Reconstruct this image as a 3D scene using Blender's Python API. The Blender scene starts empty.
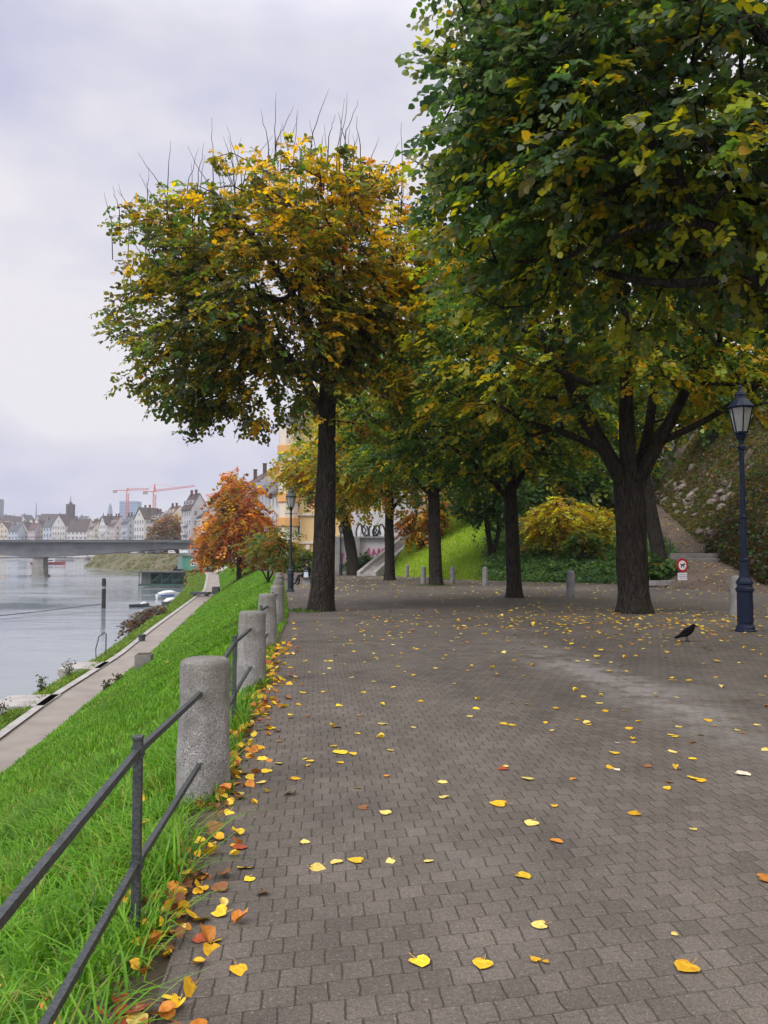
import bpy, bmesh, math, random
import numpy as np
from mathutils import Vector, Matrix, noise as mnoise

R = math.radians
scene = bpy.context.scene
COL = scene.collection
rng = np.random.default_rng(7)
random.seed(7)

# ------------------------------------------------------------------ helpers
def tag(o, label=None, cat=None, group=None, kind=None):
    if label: o['label'] = label
    if cat: o['category'] = cat
    if group: o['group'] = group
    if kind: o['kind'] = kind
    return o

def empty(name, loc=(0, 0, 0), rz=0.0, label=None, cat=None, group=None):
    o = bpy.data.objects.new(name, None)
    o.location = loc
    o.rotation_euler = (0, 0, rz)
    o.empty_display_size = 0.2
    COL.objects.link(o)
    return tag(o, label, cat, group)

def copy_tree(o, parent=None):
    c = o.copy()
    COL.objects.link(c)
    if parent is not None:
        c.parent = parent
    for ch in list(o.children):
        copy_tree(ch, c)
    return c

class MB:
    """collects shapes; build() links them as one mesh object"""
    def __init__(self):
        self.v = []; self.f = []; self.m = []
    def add(self, verts, faces, mi=0):
        b = len(self.v)
        self.v.extend([tuple(p) for p in verts])
        for f in faces:
            self.f.append(tuple(i + b for i in f)); self.m.append(mi)
        return self
    def box(self, c, s, rz=0.0, mi=0, taper=1.0, rot=None):
        x, y, z = s[0] / 2, s[1] / 2, s[2] / 2
        pts = []
        M = rot if rot is not None else Matrix.Rotation(rz, 3, 'Z')
        for zz in (-z, z):
            k = taper if zz > 0 else 1.0
            for (xx, yy) in ((-x, -y), (x, -y), (x, y), (-x, y)):
                p = M @ Vector((xx * k, yy * k, zz))
                pts.append((p.x + c[0], p.y + c[1], p.z + c[2]))
        return self.add(pts, [(0, 3, 2, 1), (4, 5, 6, 7), (0, 1, 5, 4), (1, 2, 6, 5), (2, 3, 7, 6), (3, 0, 4, 7)], mi)
    def bar(self, a, b, w, h=None, mi=0):
        a = Vector(a); b = Vector(b); d = b - a
        h = h or w
        q = d.to_track_quat('Y', 'Z').to_matrix()
        return self.box((a + b) / 2, (w, d.length, h), rot=q, mi=mi)
    def tube(self, pts, radii, sides=8, mi=0, cap=True, noise_amp=0.0, squash=None):
        pts = [Vector(p) for p in pts]
        n = len(pts)
        if isinstance(radii, (int, float)): radii = [radii] * n
        t0 = (pts[1] - pts[0]).normalized()
        up = Vector((0, 1, 0)) if abs(t0.z) > 0.7 else Vector((0, 0, 1))
        u = t0.cross(up).normalized()
        verts = []; faces = []
        for i in range(n):
            t = (pts[min(i + 1, n - 1)] - pts[max(i - 1, 0)])
            t = t.normalized() if t.length > 1e-9 else t0
            u = (u - t * u.dot(t))
            u = u.normalized() if u.length > 1e-6 else t.orthogonal().normalized()
            w = t.cross(u)
            for k in range(sides):
                a = 2 * math.pi * k / sides
                r = radii[i]
                if noise_amp:
                    r *= 1 + noise_amp * mnoise.noise(Vector((math.cos(a) * 2.6 + pts[0].x, math.sin(a) * 2.6, pts[i].z * 0.9)))
                    r *= 1 + noise_amp * 0.5 * mnoise.noise(Vector((math.cos(a) * 7, math.sin(a) * 7 + pts[0].y, pts[i].z * 1.3)))
                sx, sy = (1, 1) if squash is None else squash
                verts.append(pts[i] + u * (r * math.cos(a) * sx) + w * (r * math.sin(a) * sy))
        for i in range(n - 1):
            for k in range(sides):
                k2 = (k + 1) % sides
                faces.append((i * sides + k, i * sides + k2, (i + 1) * sides + k2, (i + 1) * sides + k))
        if cap:
            faces.append(tuple(reversed(range(sides))))
            faces.append(tuple((n - 1) * sides + k for k in range(sides)))
        return self.add(verts, faces, mi)
    def lathe(self, prof, c=(0, 0, 0), sides=16, mi=0, flute=0.0, wob=0.0, seed=0.0):
        verts = []; faces = []
        for i, (r, z) in enumerate(prof):
            for k in range(sides):
                a = 2 * math.pi * k / sides
                rr = r * (1 - (flute if k % 2 else 0))
                if wob:
                    rr *= 1 + wob * mnoise.noise(Vector((math.cos(a) * 1.5 + seed, math.sin(a) * 1.5, z * 3)))
                verts.append((c[0] + rr * math.cos(a), c[1] + rr * math.sin(a), c[2] + z))
        for i in range(len(prof) - 1):
            for k in range(sides):
                k2 = (k + 1) % sides
                faces.append((i * sides + k, i * sides + k2, (i + 1) * sides + k2, (i + 1) * sides + k))
        faces.append(tuple(reversed(range(sides))))
        faces.append(tuple((len(prof) - 1) * sides + k for k in range(sides)))
        return self.add(verts, faces, mi)
    def prism(self, poly, axis_from, axis_to, mi=0):
        """poly: list of 3D points (planar); extruded by axis_to-axis_from"""
        d = Vector(axis_to) - Vector(axis_from)
        n = len(poly)
        p = [Vector(q) for q in poly]
        verts = p + [q + d for q in p]
        faces = [tuple(reversed(range(n))), tuple(range(n, 2 * n))]
        for k in range(n):
            k2 = (k + 1) % n
            faces.append((k, k2, n + k2, n + k))
        return self.add(verts, faces, mi)
    def build(self, name, mats, parent=None, smooth=False, bevel=0.0):
        me = bpy.data.meshes.new(name)
        me.from_pydata(self.v, [], self.f)
        if not isinstance(mats, (list, tuple)): mats = [mats]
        for m in mats: me.materials.append(m)
        if len(mats) > 1:
            me.polygons.foreach_set('material_index', self.m)
        bm = bmesh.new(); bm.from_mesh(me)
        bmesh.ops.recalc_face_normals(bm, faces=bm.faces)
        bm.to_mesh(me); bm.free()
        if smooth:
            me.polygons.foreach_set('use_smooth', [True] * len(me.polygons))
        me.update()
        o = bpy.data.objects.new(name, me)
        COL.objects.link(o)
        if parent is not None: o.parent = parent
        if bevel:
            b = o.modifiers.new('bevel', 'BEVEL'); b.width = bevel; b.segments = 2; b.limit_method = 'ANGLE'
        return o

def np_mesh(name, verts, loops, starts, mat, colors=None, smooth=False, parent=None):
    me = bpy.data.meshes.new(name)
    me.vertices.add(len(verts)); me.vertices.foreach_set('co', np.asarray(verts, np.float32).ravel())
    me.loops.add(len(loops)); me.loops.foreach_set('vertex_index', np.asarray(loops, np.int32))
    me.polygons.add(len(starts)); me.polygons.foreach_set('loop_start', np.asarray(starts, np.int32))
    if smooth:
        me.polygons.foreach_set('use_smooth', np.ones(len(starts), bool))
    if colors is not None:
        a = me.attributes.new('leaf_color', 'FLOAT_COLOR', 'POINT')
        c4 = np.ones((len(verts), 4), np.float32); c4[:, :3] = colors
        a.data.foreach_set('color', c4.ravel())
    me.update(calc_edges=True)
    me.materials.append(mat)
    o = bpy.data.objects.new(name, me)
    COL.objects.link(o)
    if parent is not None: o.parent = parent
    return o

def grid_mesh(name, X, Y, Z, mats, face_mat=None, smooth=True):
    h, w = X.shape
    V = np.stack([X, Y, Z], -1).reshape(-1, 3)
    i = np.arange(h * w).reshape(h, w)
    q = np.stack([i[:-1, :-1], i[:-1, 1:], i[1:, 1:], i[1:, :-1]], -1).reshape(-1, 4)
    me = bpy.data.meshes.new(name)
    me.from_pydata(V.tolist(), [], q.tolist())
    if not isinstance(mats, (list, tuple)): mats = [mats]
    for m in mats: me.materials.append(m)
    if face_mat is not None: me.polygons.foreach_set('material_index', np.asarray(face_mat, np.int32).ravel())
    if smooth: me.polygons.foreach_set('use_smooth', [True] * len(me.polygons))
    # make normals face up
    me.update()
    if me.polygons[0].normal.z < 0: me.flip_normals()
    o = bpy.data.objects.new(name, me); COL.objects.link(o)
    return o

# ------------------------------------------------------------------ materials
def newmat(name):
    m = bpy.data.materials.new(name); m.use_nodes = True
    nt = m.node_tree
    for n in list(nt.nodes):
        if n.type not in ('BSDF_PRINCIPLED', 'OUTPUT_MATERIAL'): nt.nodes.remove(n)
    b = [n for n in nt.nodes if n.type == 'BSDF_PRINCIPLED'][0]
    return m, nt, b

def N(nt, kind, **kw):
    n = nt.nodes.new(kind)
    for k, v in kw.items():
        if k.startswith('i_'):
            n.inputs[k[2:].replace('_', ' ')].default_value = v
        else:
            setattr(n, k, v)
    return n

def rgba(c): return (c[0], c[1], c[2], 1.0)

def mix_col(nt, fac, a, b, blend='MIX'):
    n = nt.nodes.new('ShaderNodeMix'); n.data_type = 'RGBA'; n.blend_type = blend
    for s, v in ((n.inputs[0], fac), (n.inputs[6], a), (n.inputs[7], b)):
        if hasattr(v, 'links'): nt.links.new(v, s)
        elif isinstance(v, (int, float)): s.default_value = v
        else: s.default_value = rgba(v)
    return n.outputs[2]

def ramp(nt, inp, p0, p1, c0=(0, 0, 0), c1=(1, 1, 1)):
    r = nt.nodes.new('ShaderNodeValToRGB')
    r.color_ramp.elements[0].position = p0; r.color_ramp.elements[1].position = p1
    r.color_ramp.elements[0].color = rgba(c0); r.color_ramp.elements[1].color = rgba(c1)
    nt.links.new(inp, r.inputs[0])
    return r.outputs[0]

def math_n(nt, op, a, b=None, clamp=False):
    n = nt.nodes.new('ShaderNodeMath'); n.operation = op; n.use_clamp = clamp
    for s, v in ((n.inputs[0], a), (n.inputs[1], b)):
        if v is None: continue
        if hasattr(v, 'links'): nt.links.new(v, s)
        else: s.default_value = v
    return n.outputs[0]

def noise_n(nt, vec, scale, detail=4, rough=0.55):
    n = N(nt, 'ShaderNodeTexNoise', i_Scale=scale, i_Detail=detail, i_Roughness=rough)
    if vec is not None: nt.links.new(vec, n.inputs['Vector'])
    return n.outputs['Fac']

def pm(name, col, col2=None, rough=0.8, scale=3.0, bump=0.0, bscale=None, metal=0.0, spec=0.3, detail=5, dist=0.02, rnd=0.0):
    """plain surface: two tones mixed by noise, optional bump"""
    m, nt, b = newmat(name)
    tc = N(nt, 'ShaderNodeTexCoord').outputs['Object']
    if col2 is None: col2 = tuple(c * 0.75 for c in col)
    f = ramp(nt, noise_n(nt, tc, scale, detail), 0.35, 0.65)
    c = mix_col(nt, f, col, col2)
    if rnd:
        oi = N(nt, 'ShaderNodeObjectInfo').outputs['Random']
        c = mix_col(nt, 1.0, c, ramp(nt, oi, 0, 1, (1 - rnd,) * 3, (1 + rnd * .3,) * 3), 'MULTIPLY')
    nt.links.new(c, b.inputs['Base Color'])
    b.inputs['Roughness'].default_value = rough
    b.inputs['Metallic'].default_value = metal
    b.inputs['Specular IOR Level'].default_value = spec
    if bump:
        bn = N(nt, 'ShaderNodeBump', i_Strength=bump, i_Distance=dist)
        nt.links.new(noise_n(nt, tc, bscale or scale * 4, 6, 0.65), bn.inputs['Height'])
        nt.links.new(bn.outputs[0], b.inputs['Normal'])
    return m

def leaf_mat(name, trans=0.6, rough=0.42, spec=0.5):
    m, nt, b = newmat(name)
    at = N(nt, 'ShaderNodeAttribute', attribute_name='leaf_color').outputs['Color']
    nt.links.new(at, b.inputs['Base Color'])
    b.inputs['Roughness'].default_value = rough
    b.inputs['Specular IOR Level'].default_value = spec
    t = N(nt, 'ShaderNodeBsdfTranslucent')
    g = mix_col(nt, 1.0, at, (1.4, 1.3, 0.6), 'MULTIPLY')
    nt.links.new(g, t.inputs['Color'])
    mx = N(nt, 'ShaderNodeMixShader'); mx.inputs[0].default_value = trans
    nt.links.new(b.outputs[0], mx.inputs[1]); nt.links.new(t.outputs[0], mx.inputs[2])
    out = [n for n in nt.nodes if n.type == 'OUTPUT_MATERIAL'][0]
    nt.links.new(mx.outputs[0], out.inputs['Surface'])
    return m

M_leaf = leaf_mat('leaf')
M_grassblade = leaf_mat('grass_blade', 0.38, 0.5, 0.3)
M_fallen = leaf_mat('fallen_leaf', 0.12, 0.6, 0.2)

def bark_mat():
    m, nt, b = newmat('bark')
    tc = N(nt, 'ShaderNodeTexCoord').outputs['Object']
    mp = N(nt, 'ShaderNodeMapping'); mp.inputs['Scale'].default_value = (1, 1, 0.22)
    nt.links.new(tc, mp.inputs[0])
    f = noise_n(nt, mp.outputs[0], 14, 6, 0.65)
    v = N(nt, 'ShaderNodeTexVoronoi', i_Scale=18.0, feature='DISTANCE_TO_EDGE')
    nt.links.new(mp.outputs[0], v.inputs['Vector'])
    c = mix_col(nt, ramp(nt, f, 0.3, 0.7), (0.014, 0.011, 0.009), (0.072, 0.061, 0.048))
    moss = ramp(nt, noise_n(nt, tc, 1.3, 4), 0.52, 0.72)
    c = mix_col(nt, math_n(nt, 'MULTIPLY', moss, 0.45), c, (0.06, 0.062, 0.025))
    nt.links.new(c, b.inputs['Base Color'])
    b.inputs['Roughness'].default_value = 0.9
    b.inputs['Specular IOR Level'].default_value = 0.15
    h = math_n(nt, 'ADD', f, math_n(nt, 'MULTIPLY', ramp(nt, v.outputs['Distance'], 0.0, 0.25), 0.9))
    bn = N(nt, 'ShaderNodeBump', i_Strength=1.0, i_Distance=0.06)
    nt.links.new(h, bn.inputs['Height']); nt.links.new(bn.outputs[0], b.inputs['Normal'])
    return m
M_bark = bark_mat()

def paving_mat():
    m, nt, b = newmat('paving')
    tc = N(nt, 'ShaderNodeTexCoord').outputs['Object']
    sp = N(nt, 'ShaderNodeSeparateXYZ'); nt.links.new(tc, sp.inputs[0])
    X, Y = sp.outputs[0], sp.outputs[1]
    # sheared frame: columns follow the path, rows climb to the right
    wob = math_n(nt, 'MULTIPLY', math_n(nt, 'SUBTRACT', noise_n(nt, tc, 0.45, 2), 0.5), 0.10)
    u = math_n(nt, 'ADD', math_n(nt, 'ADD', X, math_n(nt, 'MULTIPLY', Y, 0.09)), wob)
    v = math_n(nt, 'ADD', math_n(nt, 'SUBTRACT', Y, math_n(nt, 'MULTIPLY', X, 0.23)), wob)
    # stones laid in staggered columns; joints along the columns open, across them tight
    dn = noise_n(nt, tc, 11, 3)
    u = math_n(nt, 'ADD', u, math_n(nt, 'MULTIPLY', math_n(nt, 'SUBTRACT', dn, .5), .022))
    dn2 = noise_n(nt, tc, 8.3, 3)
    v = math_n(nt, 'ADD', v, math_n(nt, 'MULTIPLY', math_n(nt, 'SUBTRACT', dn2, .5), .022))
    BW, BH = .120, .126
    row = math_n(nt, 'FLOOR', math_n(nt, 'DIVIDE', v, BH))
    wn = N(nt, 'ShaderNodeTexWhiteNoise', noise_dimensions='1D'); nt.links.new(row, wn.inputs['W'])
    sh = math_n(nt, 'ADD', math_n(nt, 'MULTIPLY', math_n(nt, 'MODULO', math_n(nt, 'ABSOLUTE', row), 2.0), .5), math_n(nt, 'MULTIPLY', wn.outputs['Value'], .12))
    uu = math_n(nt, 'ADD', math_n(nt, 'DIVIDE', u, BW), sh)
    fu = math_n(nt, 'FRACT', uu); fv = math_n(nt, 'FRACT', math_n(nt, 'DIVIDE', v, BH))
    def edge(f, w0, w1):
        e = math_n(nt, 'MINIMUM', f, math_n(nt, 'SUBTRACT', 1.0, f))
        return ramp(nt, e, w0, w1, (1, 1, 1), (0, 0, 0))
    ju = edge(fu, .010, .040); jv = edge(fv, .004, .030)
    jm = ramp(nt, noise_n(nt, tc, 3.1, 3), .35, .6, (.3,) * 3, (1,) * 3)
    fac = math_n(nt, 'MAXIMUM', ju, math_n(nt, 'MULTIPLY', jv, math_n(nt, 'MULTIPLY', jm, .65)))
    cid = N(nt, 'ShaderNodeCombineXYZ'); nt.links.new(math_n(nt, 'FLOOR', uu), cid.inputs[0]); nt.links.new(row, cid.inputs[1])
    wn2 = N(nt, 'ShaderNodeTexWhiteNoise', noise_dimensions='2D'); nt.links.new(cid.outputs[0], wn2.inputs['Vector'])
    stone = ramp(nt, wn2.outputs['Value'], 0, 1, (.098, .083, .068), (.126, .108, .090))
    grit = noise_n(nt, tc, 130, 3, 0.7)
    big = noise_n(nt, tc, 0.22, 5, 0.6)
    mid = noise_n(nt, tc, 1.7, 5, 0.62)
    c = stone
    c = mix_col(nt, 1.0, c, ramp(nt, math_n(nt, 'ADD', math_n(nt, 'MULTIPLY', grit, .6), math_n(nt, 'MULTIPLY', noise_n(nt, tc, 48, 4, .7), .4)), 0.36, 0.66, (0.5, 0.5, 0.5), (1.55, 1.53, 1.5)), 'MULTIPLY')
    c = mix_col(nt, 1.0, c, ramp(nt, mid, 0.3, 0.7, (0.8, 0.8, 0.8), (1.18, 1.17, 1.15)), 'MULTIPLY')
    c = mix_col(nt, 1.0, c, ramp(nt, big, 0.33, 0.67, (0.78, 0.77, 0.76), (1.15, 1.15, 1.15)), 'MULTIPLY')
    spk = ramp(nt, noise_n(nt, tc, 62, 3, .75), .60, .68)
    c = mix_col(nt, math_n(nt, 'MULTIPLY', spk, .55), c, (.30, .285, .265))
    pit = ramp(nt, noise_n(nt, tc, 85, 3, .75), .34, .40, (1, 1, 1), (0, 0, 0))
    c = mix_col(nt, math_n(nt, 'MULTIPLY', pit, .5), c, (.03, .027, .023))
    lic = ramp(nt, noise_n(nt, tc, 7.5, 5, .7), .66, .74)
    c = mix_col(nt, math_n(nt, 'MULTIPLY', lic, .4), c, (.26, .25, .22))
    # joints: dark soil, moss in places
    moss = ramp(nt, noise_n(nt, tc, 1.1, 4), 0.42, 0.58)
    joint = mix_col(nt, moss, (0.026, 0.023, 0.02), (0.05, 0.056, 0.012))
    c = mix_col(nt, math_n(nt, 'MULTIPLY', fac, 0.62), c, joint)
    # pale worn track swept through the middle right, dust stains
    line = math_n(nt, 'SUBTRACT', X, math_n(nt, 'SUBTRACT', 3.95, math_n(nt, 'MULTIPLY', Y, 0.118)))
    band = math_n(nt, 'SUBTRACT', 1.0, math_n(nt, 'MULTIPLY', math_n(nt, 'ABSOLUTE', line), 1.25), True)
    yb = math_n(nt, 'SUBTRACT', 1.0, math_n(nt, 'MULTIPLY', math_n(nt, 'ABSOLUTE', math_n(nt, 'SUBTRACT', Y, 10.0)), 0.19), True)
    st = math_n(nt, 'MULTIPLY', math_n(nt, 'MULTIPLY', band, yb), ramp(nt, math_n(nt, 'ADD', math_n(nt, 'MULTIPLY', noise_n(nt, tc, 0.8, 5, 0.65), .6), math_n(nt, 'MULTIPLY', noise_n(nt, tc, 4.5, 5, 0.7), .4)), 0.44, 0.58))
    st2 = math_n(nt, 'MULTIPLY', ramp(nt, noise_n(nt, tc, 0.35, 5, 0.6), 0.56, 0.74), 0.4)
    st = math_n(nt, 'ADD', math_n(nt, 'MULTIPLY', st, 1.9), st2, True)
    c = mix_col(nt, math_n(nt, 'MULTIPLY', st, 0.75), c, (0.25, 0.23, 0.205))
    nt.links.new(c, b.inputs['Base Color'])
    b.inputs['Roughness'].default_value = 0.75
    b.inputs['Specular IOR Level'].default_value = 0.28
    h = math_n(nt, 'ADD', math_n(nt, 'MULTIPLY', math_n(nt, 'SUBTRACT', 1.0, fac), 1.0), math_n(nt, 'MULTIPLY', grit, 0.22))
    h = math_n(nt, 'ADD', h, math_n(nt, 'MULTIPLY', mid, 0.3))
    bn = N(nt, 'ShaderNodeBump', i_Strength=0.75, i_Distance=0.012)
    nt.links.new(h, bn.inputs['Height']); nt.links.new(bn.outputs[0], b.inputs['Normal'])
    return m
M_paving = paving_mat()

def granite_mat():
    m, nt, b = newmat('granite')
    tc = N(nt, 'ShaderNodeTexCoord').outputs['Object']
    sp = N(nt, 'ShaderNodeSeparateXYZ'); nt.links.new(tc, sp.inputs[0])
    s = noise_n(nt, tc, 95, 3, 0.75)
    c = ramp(nt, s, 0.33, 0.68, (0.085, 0.08, 0.075), (0.56, 0.54, 0.515))
    w = ramp(nt, noise_n(nt, tc, 5.5, 5, 0.6), 0.38, 0.66)
    c = mix_col(nt, math_n(nt, 'MULTIPLY', w, 0.62), c, (0.17, 0.155, 0.13))
    mp = N(nt, 'ShaderNodeMapping'); mp.inputs['Scale'].default_value = (1, 1, .12); nt.links.new(tc, mp.inputs[0])
    stk = ramp(nt, noise_n(nt, mp.outputs[0], 11, 5, .6), .52, .72)
    c = mix_col(nt, math_n(nt, 'MULTIPLY', stk, .35), c, (.05, .046, .038))
    lich = ramp(nt, noise_n(nt, tc, 13, 4, .6), .62, .70)
    c = mix_col(nt, math_n(nt, 'MULTIPLY', lich, .55), c, (.42, .42, .36))
    # lichen and grime sit on the upper half
    up = ramp(nt, math_n(nt, 'MULTIPLY', math_n(nt, 'ADD', sp.outputs[2], math_n(nt, 'MULTIPLY', noise_n(nt, tc, 7, 4), 0.5)), 0.75), 0.45, 0.88)
    c = mix_col(nt, math_n(nt, 'MULTIPLY', up, 0.6), c, (0.15, 0.14, 0.105))
    nt.links.new(c, b.inputs['Base Color'])
    b.inputs['Roughness'].default_value = 0.85
    b.inputs['Specular IOR Level'].default_value = 0.25
    bn = N(nt, 'ShaderNodeBump', i_Strength=0.8, i_Distance=0.02)
    nt.links.new(math_n(nt, 'ADD', s, math_n(nt, 'MULTIPLY', noise_n(nt, tc, 16, 5), 1.4)), bn.inputs['Height'])
    nt.links.new(bn.outputs[0], b.inputs['Normal'])
    return m
M_granite = granite_mat()

def water_mat():
    m, nt, b = newmat('water')
    tc = N(nt, 'ShaderNodeTexCoord').outputs['Object']
    mp = N(nt, 'ShaderNodeMapping'); mp.inputs['Scale'].default_value = (0.5, 1.0, 1); mp.inputs['Rotation'].default_value = (0, 0, R(-15))
    nt.links.new(tc, mp.inputs[0])
    n1 = noise_n(nt, mp.outputs[0], 0.9, 4, 0.6)
    n2 = noise_n(nt, mp.outputs[0], 0.045, 4, 0.6)
    c = mix_col(nt, ramp(nt, n2, 0.35, 0.65), (0.115, 0.145, 0.155), (0.19, 0.215, 0.225))
    nt.links.new(c, b.inputs['Base Color'])
    rr = ramp(nt, n2, 0.38, 0.62, (0.06,) * 3, (0.22,) * 3)
    nt.links.new(rr, b.inputs['Roughness'])
    b.inputs['IOR'].default_value = 1.33
    b.inputs['Specular IOR Level'].default_value = 0.8
    amp = ramp(nt, n2, 0.36, 0.64, (0.25,) * 3, (1.0,) * 3)
    h = math_n(nt, 'MULTIPLY', math_n(nt, 'ADD', n1, math_n(nt, 'MULTIPLY', noise_n(nt, mp.outputs[0], 0.18, 3), 2.0)), amp)
    bn = N(nt, 'ShaderNodeBump', i_Strength=0.28, i_Distance=0.16)
    nt.links.new(h, bn.inputs['Height']); nt.links.new(bn.outputs[0], b.inputs['Normal'])
    return m
M_water = water_mat()

M_soil = pm('soil', (0.05, 0.038, 0.024), (0.09, 0.07, 0.045), 0.95, 6, 0.5, 30)
M_grassground = pm('turf', (0.035, 0.085, 0.006), (0.085, 0.19, 0.012), 0.9, 0.9, 0.9, 14, dist=0.06, spec=0.1)
M_bankgrass = pm('bank_turf', (0.13, 0.24, 0.02), (0.20, 0.27, 0.03), 0.9, 0.8, 0.8, 20, dist=0.08, spec=0.1)
M_path = pm('path_gravel', (0.27, 0.235, 0.20), (0.21, 0.18, 0.155), 0.9, 0.7, 0.3, 60)
M_hillpath = pm('hill_path', (0.065, 0.05, 0.038), (0.11, 0.082, 0.06), 0.9, 0.8, 0.4, 30)
M_rockslope = pm('rocky_earth', (0.05, 0.038, 0.022), (0.15, 0.115, 0.08), 0.95, 1.7, 1.0, 4, dist=0.25)
M_rock = pm('limestone', (0.27, 0.225, 0.185), (0.13, 0.105, 0.08), 0.9, 2.2, 0.8, 9, dist=0.05, rnd=0.45)
M_iron = pm('dark_iron', (0.030, 0.036, 0.036), (0.085, 0.092, 0.09), 0.5, 75, 0.3, 60, metal=0.35, spec=0.5, dist=0.003)
M_lampblue = pm('blue_iron', (0.004, 0.010, 0.028), (0.007, 0.016, 0.038), 0.45, 8, 0.15, 40, metal=0.0, spec=0.25, dist=0.003)
M_concrete = pm('concrete', (0.30, 0.29, 0.27), (0.22, 0.21, 0.195), 0.9, 1.5, 0.3, 20)
M_bridge = pm('bridge_concrete', (0.17, 0.175, 0.175), (0.115, 0.12, 0.122), 0.9, 0.25, 0.2, 3)
M_bridgeedge = pm('bridge_edge', (0.07, 0.078, 0.08), (0.1, 0.105, 0.105), 0.8, 0.4)
M_stonepier = pm('pier_stone', (0.28, 0.26, 0.235), (0.17, 0.16, 0.145), 0.9, 0.6, 0.5, 3, dist=0.1)
M_edge = pm('edge_stone', (0.38, 0.36, 0.33), (0.27, 0.25, 0.23), 0.9, 1.5, 0.4, 14)
M_quay = pm('quay_stone', (0.25, 0.23, 0.205), (0.15, 0.14, 0.125), 0.9, 0.9, 0.6, 5, dist=0.06)
# ------------------------------------------------------------------ terrain
def tab(d, pts):
    return float(np.interp(d, [p[0] for p in pts], [p[1] for p in pts]))
def vtab(d, pts):
    return np.interp(d, [p[0] for p in pts], [p[1] for p in pts])

WATER_Z = -7.0
EDGE = [(-8, .15), (0, -.55), (2.6, -.80), (5.4, -1.05), (8.8, -1.34), (13, -1.76), (20, -2.45), (33, -4.15), (45, -5.75), (60, -8.2), (80, -12.0), (112, -19.2), (150, -28.3), (190, -39), (240, -53.5), (300, -70), (370, -110), (830, -317)]
PATHR = [(-8, -6.0), (0, -7.2), (10, -8.6), (20, -10.1), (33, -12.0), (45, -13.6), (60, -16), (80, -19.2), (112, -23.6), (150, -32), (190, -42.5), (240, -57), (300, -75), (370, -118), (830, -327)]
PATHL = [(-8, -7.5), (0, -8.7), (10, -10.2), (20, -11.7), (33, -13.9), (45, -15.4), (60, -18), (80, -21.2), (112, -26), (150, -34.3), (190, -44.5), (240, -59), (300, -77), (370, -120), (830, -330)]
VERGE = [(-8, -8.8), (0, -10.0), (10, -11.6), (20, -13.1), (28.7, -14.5), (35, -15.5), (45, -16.8), (60, -19.4), (82, -23.4), (123, -31.5), (150, -38), (190, -48), (240, -61), (300, -79.5), (370, -122), (830, -334)]
PATHZ = [(-8, -4.5), (80, -4.5), (112, -4.2), (150, -3.4), (190, -3.2), (240, -3.5), (830, -3.5)]
def gz(d):
    return -0.012 * np.clip(np.asarray(d, float) - 14, 0, 76)

def slope_z(x, d):
    """height of the grass slope between promenade edge and river path"""
    e = vtab(d, EDGE) - 0.02; p = vtab(d, PATHR); zt = gz(d) - 0.03; zb = vtab(d, PATHZ) + 0.02
    t = np.clip((e - x) / (e - p), 0, 1)
    s = t + 0.09 * np.sin(t * math.pi) * (1 - t) * -1.2
    return zt + (zb - zt) * s

DS = np.concatenate([np.arange(-8, 20, 1.0), np.arange(20, 60, 2.0), np.arange(60, 160, 5.0), np.arange(160, 400, 12.0), np.array([400, 480, 600, 720, 830])])

def strip(name, fa, fb, za, zb, mat, n=2, zfun=None, kind='structure', ds=DS, jit=0.0):
    a = fa(ds); b = fb(ds)
    T = np.linspace(0, 1, n)[None, :]
    X = a[:, None] * (1 - T) + b[:, None] * T
    Y = np.repeat(ds[:, None], n, 1)
    if zfun is not None: Z = zfun(X, Y)
    else: Z = za(ds)[:, None] * (1 - T) + zb(ds)[:, None] * T
    if jit:
        fall = np.clip((a[:, None] - X) / .9, 0, 1) if name == 'grass_slope' else 1.0
        Z = Z + fall * np.array([[jit * mnoise.noise(Vector((X[i, j] * .8, Y[i, j] * .8, 3.1))) for j in range(n)] for i in range(len(ds))])
    o = grid_mesh(name, X, Y, Z, mat)
    return tag(o, kind=kind)

fE = lambda d: vtab(d, EDGE); fPR = lambda d: vtab(d, PATHR); fPL = lambda d: vtab(d, PATHL); fV = lambda d: vtab(d, VERGE)
fPZ = lambda d: vtab(d, PATHZ)

# promenade: level paving from the railing to the foot of the hill
dsp = np.concatenate([np.arange(-8, 60, 1.0), np.arange(60, 131, 5.0)])
a = fE(dsp); b = np.full_like(dsp, 24.0)
T = np.linspace(0, 1, 14)[None, :]
Xp = a[:, None] * (1 - T) + b[:, None] * T; Yp = np.repeat(dsp[:, None], 14, 1)
tag(grid_mesh('promenade', Xp, Yp, gz(Yp), M_paving), kind='structure')
# kerb face of the promenade edge, a thin stone line a hand deep
strip('promenade_edge', lambda d: fE(d), lambda d: fE(d) - 0.001, lambda d: gz(d) - 0.002, lambda d: gz(d) - 0.35, M_soil, ds=dsp)

strip('edge_soil', lambda d: fE(d) - .002, lambda d: fE(d) - .30, lambda d: gz(d) - .018, lambda d: slope_z(fE(d) - .30, d) + .05, M_soil, n=4, jit=.015)
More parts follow.
